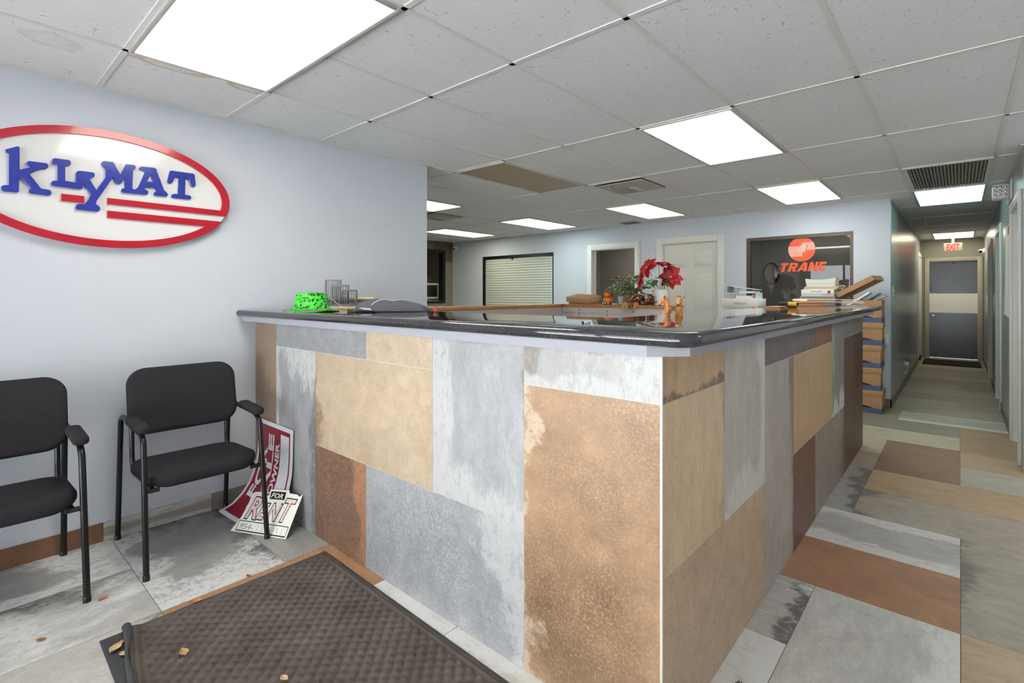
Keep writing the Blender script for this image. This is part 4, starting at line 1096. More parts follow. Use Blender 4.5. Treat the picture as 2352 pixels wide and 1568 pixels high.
# folded grey bag with white piping
M_APR = plain('charcoal_cloth', (82, 83, 92), .9, var=.1, vscale=300, bump=.2)
bgx, bgy = -2.44, 1.655
bag = empty('folded_apron', (bgx, bgy, WT), 'folded charcoal cloth bag with white piping lying on the worktop', 'bag')
Mb = frame_m((bgx, bgy, WT), dirx, diry)
def bagp(u, v_):
    a = (u - .5) * .40; d_ = (v_ - .5) * .20 * (1 - .25 * (2 * u - 1) ** 2)
    e_ = max(0.0, 1 - abs(2 * u - 1) ** 2.6) ** .5 * max(0.0, 1 - abs(2 * v_ - 1) ** 3) ** .5
    h = e_ * (.080 - .036 * u + .004 * math.sin(u * 7 + v_ * 3)) + .0025 * math.sin(14 * u + 9 * v_) * e_
    return a, d_, h
b = MB(); b.grid(lambda u, v_: Mb @ Vector((bagp(u, v_)[0], bagp(u, v_)[1], bagp(u, v_)[2] + .004)), 40, 20)
b.grid(lambda u, v_: Mb @ Vector((bagp(u, v_)[0], bagp(u, v_)[1], .0012)), 40, 20)
bmesh.ops.remove_doubles(b.bm, verts=b.bm.verts[:], dist=.0001)
b.build('cloth', M_APR, bag, angle=60)
P = [Mb @ Vector((bagp(.10 + .42 * s + .1 * s * s, .03 + .62 * s)[0], bagp(.10 + .42 * s + .1 * s * s, .03 + .62 * s)[1], bagp(.10 + .42 * s + .1 * s * s, .03 + .62 * s)[2] + .006)) for s in [k / 14 for k in range(15)]]
P = [Mb @ Vector((-.09 + .16 * s, -.092 + .14 * s, bagp((-.09 + .16 * s) / .40 + .5, (-.092 + .14 * s) / .2 + .5)[2] + .0058)) for s in [k / 14 for k in range(15)]]
MB().tube(P, .0022, 6).build('piping', M_WHITE, bag)
for k, (h, a0, a1) in enumerate(((.017, -.195, -.09), (.011, -.19, -.085))):
    P = [Mb @ Vector((a0 + (a1 - a0) * s, -.062 - .045 * s, h + .003 * math.sin(s * 3))) for s in [j / 8 for j in range(9)]]
    MB().tube(P, .0026, 6).build('fold_edge', M_WHITE, bag)
MB().prism([(-.24, -.05), (-.17, -.085), (-.08, -.10), (-.08, -.03), (-.20, -.01)], .010, Mb @ Matrix.Translation((0, 0, .0005)), bev=.003).build('lower_flap', plain('dark_cloth', (44, 44, 50), .9), bag)
tag(MB().lathe([(0, 0), (.013, 0), (.014, .006), (.013, .02), (.009, .024), (0, .025)], n=14, M=frame_m((-2.245, 1.800, WT + .014), (0, 0, 1), tuple(dirx))).build('bottle_cap', plain('red_cap', (188, 62, 44), .4), None), 'small red cap lying at the end of the folded cloth bag', 'cap')

tag_o = empty('plug_adapter', (-.94, 1.39, WT), 'tiny white and black plug adapter lying on the worktop', 'adapter')
Mx = Matrix.Translation((-.94, 1.39, WT)) @ Matrix.Rotation(.7, 4, 'Z')
MB().box(-.012, .004, -.005, .005, .0, .008, bev=.002, M=Mx).build('body', M_WHITE, tag_o); MB().box(.004, .010, -.004, .004, .001, .007, M=Mx).build('plug', M_CHROME, tag_o); MB().box(-.019, -.012, -.0045, .0045, .0005, .0075, M=Mx).build('cap', M_BLACK, tag_o)

# giraffe figurines
t = NT('giraffe_glaze'); v = t.coord('Object')
vo = t.n('ShaderNodeTexVoronoi', feature='DISTANCE_TO_EDGE'); t.put(vo.inputs['Vector'], v); vo.inputs['Scale'].default_value = 85
c = t.mix(t.ramp(vo.outputs['Distance'], .03, .10), lin((238, 176, 108)), lin((214, 116, 40)))
c = t.mix(t.ramp(t.noise(v, 60, 3, .6), .55, .7), c, lin((238, 190, 130)))
t.set(Base_Color=c, Roughness=.18); M_GIR = t.m
M_GCR = plain('giraffe_cream', (236, 184, 132), .25, var=.06); M_GDK = plain('giraffe_nose', (110, 84, 76), .4)
def giraffe(gx_, gy_, face, bend, label):
    """small carved bust: a neck rising from a round foot, head turned towards 'face' (radians)"""
    e = empty('giraffe_figurine', (gx_, gy_, WT), label, 'figurine', 'wooden giraffe figurines')
    fx, fy = math.cos(face), math.sin(face)
    F = lambda f, s, z: (gx_ + fx * f - fy * s, gy_ + fy * f + fx * s, WT + z)
    n = 9; P = [F(-.004 - bend * .010 * math.sin(math.pi * k / (n - 1)), 0, .001 + .066 * k / (n - 1)) for k in range(n)]
    R = [.0195, .0185, .0178, .0170, .0164, .0160, .0156, .0154, .0145]
    P += [F(.001, 0, .074), F(.006, 0, .080)]; R += [.011, .007]
    MB().tube(P, R, 14).build('neck', M_GIR, e)
    MB().tube([F(-.004, 0, .076), F(.006, 0, .074), F(.014, 0, .064), F(.020, 0, .054), F(.023, 0, .049)], [.007, .0115, .0095, .0085, .006], 12).build('head', M_GCR, e)
    MB().ball(F(.0235, 0, .0475), .0062, 10, (1, 1, 1.25)).build('muzzle', M_GDK, e)
    for s in (-1, 1):
        M_ = frame_m(F(.0, s * .009, .076), Vector(F(0, s, .75)) - Vector(F(0, 0, 0)), (fx, fy, 0))
        ear = MB().prism([(0, -.004), (.010, -.0075), (.018, -.005), (.022, 0), (.018, .005), (.010, .0075), (0, .004)], .004, M_, bev=.0012, seg=1).build('ear', M_GIR, e)
        MB().tube([F(.0, s * .004, .080), F(-.001, s * .0055, .090)], [.0028, .0034], 8).build('horn', M_GDK, e)
        MB().ball(F(.0145, s * .0085, .070), .0022, 8).build('eye', M_BLACK, e)
giraffe(-1.045, 2.185, math.pi * 1.12, 1.0, 'orange glazed giraffe figurine looking left, left one of the pair')
giraffe(-1.010, 2.262, -math.pi * .42, -.6, 'orange glazed giraffe figurine facing forward with spread ears, right one of the pair')

# kraft envelope and folded newspapers at the far end of the worktop
tag(MB().prism([(-1.09, 3.90), (-.98, 3.90), (-1.0, 4.20), (-1.095, 4.22)], .006, Matrix.Translation((0, 0, WT + .0005))).build('kraft_envelope', M_KRAFT, None, smooth=False), 'flat brown kraft envelope on the far end of the worktop', 'envelope')
M_NEWS = NT('newsprint'); _t = M_NEWS
sp = _t.n('ShaderNodeSeparateXYZ'); _t.put(sp.inputs[0], _t.coord('Generated'))
cr = _t.n('ShaderNodeValToRGB'); _t.put(cr.inputs[0], sp.outputs[0]); cr.color_ramp.interpolation = 'CONSTANT'
el = cr.color_ramp.elements; el[0].color = lin((40, 38, 36)); el[0].position = 0; el[1].color = lin((226, 170, 70)); el[1].position = .16
for p_, cc in ((.34, (232, 150, 110)), (.58, (150, 186, 212)), (.72, (226, 230, 232))):
    q_ = el.new(p_); q_.color = lin(cc)
_t.set(Base_Color=_t.mix(.35, cr.outputs[0], _t.mix(_t.noise(_t.coord('Object'), 60, 3, .6), (.6, .6, .6, 1), (1.2, 1.2, 1.2, 1)), 'MULTIPLY'), Roughness=.5)
M_NEWS = _t.m
def folded(x, y_, rz, w, d_, h, m, name, label, z0=WT + .0005):
    """one sheet folded over: two leaves joined by a round spine on the left"""
    Mx = Matrix.Translation((x, y_, z0)) @ Matrix.Rotation(rz, 4, 'Z')
    O = []; th = .004
    prof_ = [(w / 2, 0), (-w / 2 + h / 2, 0)] + [(-w / 2 + h / 2 - h / 2 * math.sin(a), h / 2 - h / 2 * math.cos(a)) for a in [math.pi * k / 8 for k in range(1, 8)]] + [(-w / 2 + h / 2, h), (w / 2 - .03, h * .82)]
    inner = [(a, c_) for a, c_ in prof_]
    b = MB(); V = []
    P2 = prof_ + [(w / 2 - .03, h * .82 - th), (-w / 2 + h / 2, h - th)] + [(-w / 2 + h / 2 - (h / 2 - th) * math.sin(a), h / 2 + (h / 2 - th) * math.cos(a)) for a in [math.pi * k / 8 for k in range(1, 8)]] + [(-w / 2 + h / 2, th), (w / 2, th)]
    b.prism(P2, d_, Mx @ Matrix(((1, 0, 0, 0), (0, 0, -1, d_ / 2), (0, 1, 0, 0), (0, 0, 0, 1))))
    return tag(b.build(name, m, None), label, 'newspaper', 'folded newspapers on the worktop')
folded(-.83, 4.52, .72, .56, .26, .036, M_NEWS, 'newspaper', 'folded newspaper with orange and yellow print, lower one on the worktop')
folded(-.80, 4.56, .69, .44, .22, .022, M_PAPER, 'newspaper', 'white folded paper lying on top of the coloured newspaper', WT + .0372)

# ================================================================== THINGS ON THE OAK CAP
OZ = 1.1902
bx2 = empty('flat_carton', (-3.27, 4.74, OZ), 'flat brown shipping carton with tilted lid on the oak cap', 'box')
MB().box(-3.41, -3.12, 4.66, 4.845, OZ, OZ + .022, bev=.002).build('base', M_KRAFT, bx2)
MB().box(-.165, .165, -.115, .115, 0, .055, bev=.002, M=Matrix.Translation((-3.262, 4.752, OZ + .036)) @ Matrix.Rotation(.06, 4, 'Y') @ Matrix.Rotation(.16, 4, 'X')).build('lid', M_KRAFT, bx2)
M_PUMP = NT('pumpkin_glaze'); _t = M_PUMP; _t.set(Base_Color=_t.mix(_t.noise(_t.coord('Object'), 25, 4, .6), lin((206, 92, 18)), lin((240, 140, 44))), Roughness=.25); M_PUMP = _t.m
px, py = -2.885, 4.655
pk = empty('pumpkin_figurine', (px, py, OZ), 'stacked orange ceramic pumpkins on the oak cap', 'figurine')
MB().lathe([(0, 0), (.052, 0), (.056, .005), (.052, .012), (0, .012)], (px, py, OZ), 20).build('base', plain('moss_green', (70, 74, 36), .6), pk)
PR_ = lambda r, h: [(r * math.sin(math.pi * k / 10) ** .85 if 0 < k < 10 else 0, h * (1 - math.cos(math.pi * k / 10)) / 2) for k in range(11)]
MB().lathe(PR_(.056, .070), (px, py, OZ + .010), 40, lobes=9, lobe=.14).build('pumpkin', M_PUMP, pk)
MB().lathe(PR_(.043, .060), (px - .004, py, OZ + .074), 40, lobes=9, lobe=.14).build('pumpkin', M_PUMP, pk)
MB().lathe([(.02, 0), (.016, .015), (.008, .032), (.004, .042), (0, .044)], (px - .006, py, OZ + .130), 12).build('stem', M_PUMP, pk)
for k, (a, r) in enumerate(((-2.1, .056), (-1.5, .058), (-.95, .056))): MB().ball((px + r * math.cos(a), py + r * math.sin(a), OZ + .016), .0085, 8).build('berry', M_WHITE, pk)
for k, (x, l) in enumerate(((-2.80, 'left'), (-2.765, 'right'))):
    tag(MB().ball((x, 4.62 + .006 * k, OZ + .0085), .012, 10, (1.25, 1, .7)).build('white_pebble', M_WHITE, None), 'white pebble beside the pumpkin figurine, %s one' % l, 'pebble', 'white pebbles on the oak cap')

def leaf_mesh(name, m, L_, W_, pts=None, curl=.2, fold=.25):
    """flat leaf in local xz... x along the midrib from 0 to L, y across, bent downwards at the tip"""
    b = MB(); n = 8
    def fn(u, v_):
        s = (v_ - .5) * 2
        w = W_ * (pts(u) if pts else math.sin(math.pi * u ** .75))
        return (u * L_, s * w / 2, -curl * L_ * u * u + fold * abs(s) * w / 2)
    b.grid(fn, n, 4); b.thick(.0007)
    return b.mesh(name, m, True, (0, 0, 0))[0]
def put(name, me, parent, pos, dirv, roll=0.0, nrm=None):
    d_ = Vector(dirv).normalized(); up = Vector(nrm) if nrm is not None else (Vector((0, 0, 1)) if abs(d_.z) < .95 else Vector((1, 0, 0)))
    sd = up.cross(d_).normalized(); nn = d_.cross(sd)
    R_ = Matrix((d_, sd, nn)).transposed().to_4x4() @ Matrix.Rotation(roll, 4, 'X')
    o = bpy.data.objects.new(name, me); COL.objects.link(o); o.parent = parent
    o.matrix_local = Matrix.Translation(Vector(pos) - wloc(parent)) @ R_
    return o
# variegated ivy in two glasses
t = NT('ivy_leaf'); g = t.n('ShaderNodeSeparateXYZ'); t.put(g.inputs[0], t.coord('Generated'))
ed = t.math('ABSOLUTE', t.math('SUBTRACT', g.outputs[1], .5)); ed = t.math('ADD', ed, t.math('MULTIPLY', t.math('SUBTRACT', t.noise(t.coord('Object'), 60, 3, .6), .5), .35))
t.set(Base_Color=t.mix(t.ramp(ed, .27, .33), lin((98, 120, 88)), lin((218, 224, 178))), Roughness=.45); M_IVY = t.m
ivy_s = lambda u: (1.0 if u < .12 else (.62 + .38 * abs(math.sin(u * 9.5)))) * (1 - u) ** .6 * (u / .12 if u < .12 else 1)
IV = leaf_mesh('ivy_leaf', M_IVY, .068, .068, ivy_s, .25, .3)
M_GLASSC = plain('grey_glass_cup', (186, 192, 196), .12, var=.03)
rnd = random.Random(21)
for k, (x, y_, zc, lab) in enumerate(((-2.755, 4.71, .062, 'variegated ivy in a pale glass nearest the pumpkins'), (-2.63, 4.77, .07, 'variegated ivy in a pale glass behind the autumn leaves'))):
    pl = empty('ivy_plant', (x, y_, OZ), lab, 'plant', 'ivy plants on the oak cap')
    MB().lathe([(0, 0), (.026, 0), (.030, .004), (.036, zc + .03), (.034, zc + .03), (.028, .008), (0, .008)], (x, y_, OZ), 20).build('glass', M_GLASSC, pl)
    for j in range(52):
        a = rnd.uniform(0, 6.283); r = rnd.uniform(.02, .115); h = zc + .055 + rnd.uniform(-.02, .19) * (1.1 - r * 4)
        if k == 0 and j < 6: a = 3.4 + rnd.uniform(-.5, .5); r = rnd.uniform(.1, .16); h = rnd.uniform(.10, .19)
        pos = (x + r * math.cos(a), y_ + r * math.sin(a) * .6, OZ + h)
        put('leaf', IV, pl, pos, (math.cos(a) + rnd.uniform(-.5, .5), math.sin(a) + rnd.uniform(-.9, .3), rnd.uniform(-.5, .5)), rnd.uniform(-.8, .8))
    b = MB()
    for j in range(8):
        a = rnd.uniform(0, 6.283); b.tube([(x, y_, OZ + .03), (x + .03 * math.cos(a), y_ + .02 * math.sin(a), OZ + zc + .06), (x + .09 * math.cos(a), y_ + .05 * math.sin(a), OZ + zc + .09)], .0016, 5)
    b.build('vine', plain('vine_green', (96, 104, 66), .6), pl)
# autumn arrangement
ar = empty('autumn_arrangement', (-2.46, 4.66, OZ), 'low arrangement of brown autumn leaves, cones and orange petals on the oak cap', 'decoration')
MA = [plain('autumn_%d' % i, c, .55, var=.2, vscale=50) for i, c in enumerate([(142, 78, 62), (124, 74, 58), (190, 118, 56), (176, 138, 70), (206, 104, 46), (104, 80, 64)])]
AL = [leaf_mesh('autumn_leaf', m, .095, .05, None, .35, .3) for m in MA]
for j in range(46):
    x = -2.66 + rnd.uniform(0, .36); y_ = 4.66 + rnd.uniform(-.045, .06); h = rnd.uniform(.02, .11)
    a = rnd.uniform(0, 6.283)
    if j < 5: x, y_, h, a = -2.62 + .03 * j, 4.60, .03, -1.8 + .1 * j
    put('leaf', AL[rnd.randrange(6)], ar, (x, y_, OZ + h), (math.cos(a), math.sin(a), rnd.uniform(-.35, .45)) if j >= 5 else (math.cos(a), math.sin(a), -.55), rnd.uniform(-.6, .6))
for j, (x, y_, r) in enumerate(((-2.36, 4.655, .042), (-2.52, 4.655, .034), (-2.585, 4.70, .030))):
    b = MB(); b.ball((x, y_, OZ + r + .004), r * .8, 12)
    for q_ in range(5):
        b.lathe([(r * (.55 + .45 * math.sin(math.pi * (q_ + .8) / 6)), 0), (r * (.75 + .42 * math.sin(math.pi * (q_ + .8) / 6)), r * .10), (r * .5, r * .22)], (x, y_, OZ + .006 + r * .36 * q_), 14, lobes=7, lobe=.2)
    b.build('pine_cone', MA[1 if j else 5], ar)
MB().tube([(-2.66 + .36 * k / 10, 4.665, OZ + .012 + .004 * math.sin(k)) for k in range(11)], .012, 8).build('core', MA[5], ar)
# poinsettia
po = empty('poinsettia', (-2.297, 4.70, OZ), 'red artificial poinsettia in a white pot on the oak cap', 'plant')
PX, PY = -2.297, 4.70
MB().lathe([(0, 0), (.062, 0), (.066, .004), (.080, .150), (.083, .152), (.083, .160), (.076, .160), (.062, .01), (0, .01)], (PX, PY, OZ), 28).build('pot', M_WHITE, po)
MB().lathe([(0, .135), (.074, .135)], (PX, PY, OZ), 20).build('soil', plain('foam_soil', (120, 112, 100), .9), po)
t = NT('poinsettia_red'); t.set(Base_Color=t.mix(t.noise(t.coord('Object'), 40, 3, .6), lin((150, 10, 26)), lin((206, 24, 44))), Roughness=.55); M_PET = t.m
M_PLF = plain('poinsettia_green', (82, 96, 58), .5, var=.12)
pet_s = lambda u: max(.02, math.sin(math.pi * min(1, u * .97 + .02) ** .9)) ** .9
PE = leaf_mesh('petal', M_PET, .118, .078, pet_s, .25, .18); PEs = leaf_mesh('petal_small', M_PET, .078, .052, pet_s, .2, .18); PG = leaf_mesh('green_leaf', M_PLF, .105, .072, pet_s, .3, .2)
M_STEM = plain('stem_dark', (70, 72, 60), .6)
right = Vector((.7616, .648, 0)); fwd = Vector((.648 * .7, -.7616 * .9, 0)).normalized()
for j, (a, h, nrm, np_) in enumerate(((-.180, .265, (-.65, -.5, .20), 7), (-.125, .375, (-.35, -.75, .40), 6), (-.01, .405, (.05, -.10, .95), 7), (.085, .400, (.4, .1, .9), 6), (.115, .285, (.30, -.95, .15), 8))):
    c0 = Vector((PX, PY, OZ + h)) + right * a + Vector((0, -.02, 0))
    n_ = Vector(nrm).normalized(); s1 = n_.cross(Vector((0, 0, 1))).normalized(); s2 = n_.cross(s1)
    fl_ = MB()
    for q_ in range(7):
        an = q_ * .9; fl_.ball(c0 + n_ * .010 + s1 * .009 * math.cos(an) + s2 * .009 * math.sin(an), .0042, 6)
    hub = fl_.build('flower_centre', plain('stamen_cream', (226, 214, 170), .5), po)
    for q_ in range(np_):
        an = 2 * math.pi * q_ / np_ + rnd.uniform(-.2, .2); d_ = s1 * math.cos(an) + s2 * math.sin(an) + n_ * .12
        put('petal', PE, hub, c0 + d_ * .006, d_, rnd.uniform(-.3, .3), n_)
    for q_ in range(4):
        an = 2 * math.pi * q_ / 4 + .4; d_ = s1 * math.cos(an) + s2 * math.sin(an) + n_ * .5
        put('petal', PEs, hub, c0 + d_ * .004 + n_ * .004, d_, 0, n_)
    root = Vector((PX + .012 * (j - 2), PY, OZ + .135))
    MB().tube([root, root.lerp(c0, .5) + Vector((0, 0, .03)), c0 - n_ * .004], .0024, 6).build('stem', M_STEM, po)
for j, (a, h, d_) in enumerate(((-.055, .262, (-.7, -.5, -.3)), (-.03, .255, (.1, -.8, -.4)), (.035, .275, (.8, -.3, .1)), (.06, .262, (-.6, -.5, .3)), (.05, .235, (.7, -.6, -.2)))):
    c0 = Vector((PX, PY - .03, OZ + h)) + right * a
    put('leaf', PG, po, c0, d_, rnd.uniform(-.4, .4))
    MB().tube([(PX + .01 * (j - 2), PY, OZ + .135), c0.lerp(Vector((PX, PY, OZ + .18)), .4), c0], .0018, 5).build('stem', M_STEM, po)
MB().box(-.014, .014, -.001, .001, .0, .145, M=frame_m((PX - .045, PY - .05, OZ + .19), (.76, .64, 0), (-.64, .76, 0))).build('plant_tag', M_PAPER, po, smooth=False)

# green round sticker on the wall between the two doors
st = empty('round_sticker', (-3.63, YB, 1.375), 'round green and white sticker on the wall between the two doors', 'sticker')
stx, stz = -3.63, 1.432
WM = Matrix(((1, 0, 0, 0), (0, 0, -1, YB - .0003), (0, 1, 0, 0), (0, 0, 0, 1)))
circ = lambda r: [(stx + r * math.cos(a * math.pi / 20), stz + r * math.sin(a * math.pi / 20)) for a in range(40)]
bs = MB().prism(circ(.058), .001, WM).build('backing', M_PAPER, st)
MB().prism(circ(.050), .0006, WM @ Matrix.Translation((0, 0, .001))).build('green_disc', plain('sticker_green', (40, 130, 98), .5), bs)
b = MB()
for z_, w in ((.012, .032), (-.009, .036)):
    for k in range(6): b.box(stx - w + k * w / 3, stx - w + k * w / 3 + w * .24, YB - .0026, YB - .0018, stz + z_ - .006, stz + z_ + .007)
b.build('white_marks', M_PAPER, bs, smooth=False)
# ================================================================== BOXES AND PAPERS IN THE BACK
M_BLUEB = plain('carton_blue', (78, 98, 132), .7, var=.05)
BW, BD, BH = .390, .325, .2470
def archive_box(x, y_, z_, label, lid=True, rz=0.0, group='archive boxes in the two stacks'):
    e = empty('archive_box', (x, y_, z_), label, 'box', group)
    Mx = Matrix.Translation((x, y_, z_)) @ Matrix.Rotation(rz, 4, 'Z')
    w, d_ = BW / 2 - .008, BD / 2 - .008
    if lid:
        body = MB().box(-w, w, -d_, d_, .0, BH - .012, bev=.002, M=Mx).build('body', M_KRAFT, e)
        MB().box(-BW / 2, BW / 2, -BD / 2, BD / 2, BH - .058, BH - .0005, bev=.002, M=Mx).build('lid', M_KRAFT, e)
    else:
        b = MB(); th = .006
        for q in [(-w, w, -d_, d_, 0, th), (-w, w, -d_, -d_ + th, th, BH), (-w, w, d_ - th, d_, th, BH), (-w, -w + th, -d_ + th, d_ - th, th, BH), (w - th, w, -d_ + th, d_ - th, th, BH)]: b.box(*q, M=Mx)
        body = b.build('body', M_KRAFT, e, smooth=False)
    b = MB()
    for q in [(-w - .001, w + .001, -d_ - .001, -d_, .002, .056), (w, w + .001, -d_, d_, .002, .056), (-w - .001, -w, -d_, d_, .002, .056), (-w, w, d_, d_ + .001, .002, .056)]: b.box(*q, M=Mx)
    b.build('blue_band', M_BLUEB, body, smooth=False)
    P = []
    for k in range(11):
        a = math.pi * k / 10; P.append((.105 - .21 * k / 10, .060 + .020 * math.sin(a)))
    MB().prism(P + [(-.105, .056), (.105, .056)], .002, Mx @ Matrix(((1, 0, 0, 0), (0, 0, -1, -d_), (0, 1, 0, 0), (0, 0, 0, 1)))).build('handle_slot', M_BLACK, body)
    MB().prism([(a * .45, c) for a, c in P] + [(-.047, .056), (.047, .056)], .002, Mx @ Matrix(((0, 0, 1, w), (1, 0, 0, 0), (0, 1, 0, 0), (0, 0, 0, 1)))).build('handle_slot', M_BLACK, body)
    return e
nm = ['lowest', 'second from the floor', 'third from the floor', 'fourth from the floor', 'topmost']
for i in range(4):
    archive_box(-.835 + (.006, -.010, -.002, .004)[i], 6.765, .2475 * i + .0005, 'brown lidded archive box, %s in the stack at the hall corner' % nm[i], True, (.0, .03, -.02, .025)[i])
archive_box(-.832, 6.765, .9905, 'open archive box full of papers on top of the hall corner stack', False)
for i in range(5):
    archive_box(-1.268 + .004 * (i % 2), 6.765, .2525 * i + .0005 - (.0 if i else 0), 'brown lidded archive box, %s in the stack left of the hall corner' % nm[i], True, (.0, .02, -.015, .01, 0)[i])
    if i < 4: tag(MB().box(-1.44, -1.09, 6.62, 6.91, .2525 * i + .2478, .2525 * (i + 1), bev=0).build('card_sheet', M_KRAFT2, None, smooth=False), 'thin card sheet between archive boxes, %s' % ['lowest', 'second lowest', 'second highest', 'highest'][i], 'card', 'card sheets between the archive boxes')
# loose lid leaning over the open box, and what sticks out
Mx = Matrix.Translation((-.862, 6.765, 1.388)) @ Matrix.Rotation(-.18, 4, 'Z') @ Matrix.Rotation(-.50, 4, 'Y')
b = MB()
for q in [(-.20, .20, -.165, .165, .022, .027), (-.20, .20, -.165, -.160, -.030, .022), (-.20, .20, .160, .165, -.030, .022), (-.20, -.195, -.16, .16, -.030, .022), (.195, .20, -.16, .16, -.030, .022)]: b.box(*q, M=Mx)
tag(b.build('box_lid', M_KRAFT, None, smooth=False), 'loose brown cardboard lid tilted over the open archive box', 'box lid')
def slab(name, c, size, ry, m, label, cat, rz=0.0, group=None):
    Mx = Matrix.Translation(c) @ Matrix.Rotation(rz, 4, 'Z') @ Matrix.Rotation(ry, 4, 'Y')
    w, d_, h = size
    return tag(MB().box(-w / 2, w / 2, -d_ / 2, d_ / 2, -h / 2, h / 2, bev=.001, M=Mx).build(name, m, None), label, cat, group)
slab('paper_pad', (-.875, 6.70, 1.235), (.30, .20, .022), -.62, M_PAPER, 'white ruled pad sticking out of the open archive box', 'papers')
slab('grey_folder', (-.775, 6.78, 1.235), (.26, .22, .010), -.62, plain('folder_grey', (120, 122, 128), .5), 'dark grey folder sticking out of the open archive box', 'folder')
slab('clear_folder', (-.725, 6.79, 1.225), (.26, .24, .008), -.45, plain('folder_clear', (178, 190, 202), .25), 'pale blue clear folder sticking out of the open archive box', 'folder')
slab('paper_bundle', (-.83, 6.77, 1.045), (.30, .25, .09), 0, M_PAPER, 'bundle of papers lying low in the open archive box', 'papers')
# books on the left stack
ZB = 1.2580
def blk(name, x0, x1, y0, y1, z0, z1, m, label, cat='book', rz=0.0):
    cx_, cy_ = (x0 + x1) / 2, (y0 + y1) / 2
    return tag(MB().box(-(x1 - x0) / 2, (x1 - x0) / 2, -(y1 - y0) / 2, (y1 - y0) / 2, z0, z1, bev=.0012, M=Matrix.Translation((cx_, cy_, 0)) @ Matrix.Rotation(rz, 4, 'Z')).build(name, m, None), label, cat)
e = empty('spiral_notebook', (-1.26, 6.75, ZB), 'white spiral bound notebook at the bottom of the pile of manuals', 'book')
MB().box(-1.44, -1.09, 6.61, 6.88, ZB, ZB + .016, bev=.001).build('pages', M_PAPER, e)
b = MB()
for k in range(40): b.box(-1.43 + k * .0083, -1.4265 + k * .0083, 6.604, 6.612, ZB, ZB + .0165)
b.build('spiral_wire', plain('wire_grey', (150, 150, 150), .4), e, smooth=False)
e = empty('thick_manual', (-1.26, 6.75, ZB + .0165), 'thick white manual with printed spine in the pile of manuals', 'book')
sp_ = MB().box(-1.428, -1.092, 6.60, 6.87, ZB + .0165, ZB + .098, bev=.002).build('block', M_PAPER, e)
FM = lambda x, z: Matrix(((1, 0, 0, x), (0, 0, -1, 6.5995), (0, 1, 0, z), (0, 0, 0, 1)))
M_INK = plain('ink_dark', (60, 66, 60), .6)
MB().add(text_bm('equipment guide', .115, .016, .01, 0, .0006), FM(-1.325, ZB + .070)).build('spine_lettering', M_INK, sp_, smooth=False)
MB().box(-1.155, -1.125, 6.5988, 6.5995, ZB + .052, ZB + .085).build('spine_mark', plain('ink_maroon', (140, 80, 100), .6), sp_, smooth=False)
MB().box(-1.42, -1.08, 6.5988, 6.5995, ZB + .046, ZB + .0475).build('spine_rule', M_INK, sp_, smooth=False)
MB().box(-1.20, -1.09, 6.5988, 6.5995, ZB + .034, ZB + .039).build('spine_mark', plain('ink_pink', (214, 150, 150), .6), sp_, smooth=False)
M_MANILA = plain('manila', (222, 196, 152), .65, var=.05)
for k in range(3):
    blk('manila_folder', -1.405 + .006 * k, -1.065 + .01 * k, 6.61, 6.87, ZB + .0985 + .0125 * k, ZB + .1105 + .0125 * k, M_MANILA, 'manila folder in the pile of manuals, %s of three' % ['lowest', 'middle', 'uppermost'][k], 'folder', .012 * (k - 1))['group'] = 'manila folders in the pile of manuals'
for k in range(4):
    z0 = ZB + .1362 + .0195 * k
    x0, x1 = -1.375 - .004 * k, -1.085 + .006 * (k % 2)
    b = MB(); sag = .012 * (k / 3)
    def fn(u, v_, zz): 
        return (x0 + (x1 - x0) * u, 6.62 + .24 * v_, z0 + zz + (0 if zz < .001 else 0))
    b.grid(lambda u, v_: (x0 + (x1 - x0) * u, 6.62 + .24 * v_, z0 + .0005), 10, 2)
    b.grid(lambda u, v_: (x0 + (x1 - x0) * u, 6.62 + .24 * v_, z0 + .019 + (.016 * (2 * u - .9) ** 2 if k == 3 else 0)), 10, 2)
    bmesh.ops.recalc_face_normals(b.bm, faces=b.bm.faces[:])
    for v_ in (0, 1):
        for i in range(10):
            u0, u1 = i / 10, (i + 1) / 10; zt = lambda u: z0 + .019 + (.016 * (2 * u - .9) ** 2 if k == 3 else 0)
            b.face([(x0 + (x1 - x0) * u0, 6.62 + .24 * v_, z0 + .0005), (x0 + (x1 - x0) * u1, 6.62 + .24 * v_, z0 + .0005), (x0 + (x1 - x0) * u1, 6.62 + .24 * v_, zt(u1)), (x0 + (x1 - x0) * u0, 6.62 + .24 * v_, zt(u0))])
    for u in (0, 1):
        zt = z0 + .019 + (.016 * (2 * u - .9) ** 2 if k == 3 else 0)
        b.face([(x0 + (x1 - x0) * u, 6.62, z0 + .0005), (x0 + (x1 - x0) * u, 6.86, z0 + .0005), (x0 + (x1 - x0) * u, 6.86, zt), (x0 + (x1 - x0) * u, 6.62, zt)])
    bmesh.ops.remove_doubles(b.bm, verts=b.bm.verts[:], dist=.0001)
    tag(b.build('paper_stack', plain('paper_tone_%d' % k, ((226, 226, 228), (214, 216, 220), (230, 230, 226), (226, 228, 200))[k], .65, var=.05, vscale=80), None), 'thick wad of loose papers on the manuals, %s of four' % ['lowest', 'second', 'third', 'top with a yellow edge,'][k], 'papers', 'wads of paper on the manuals')

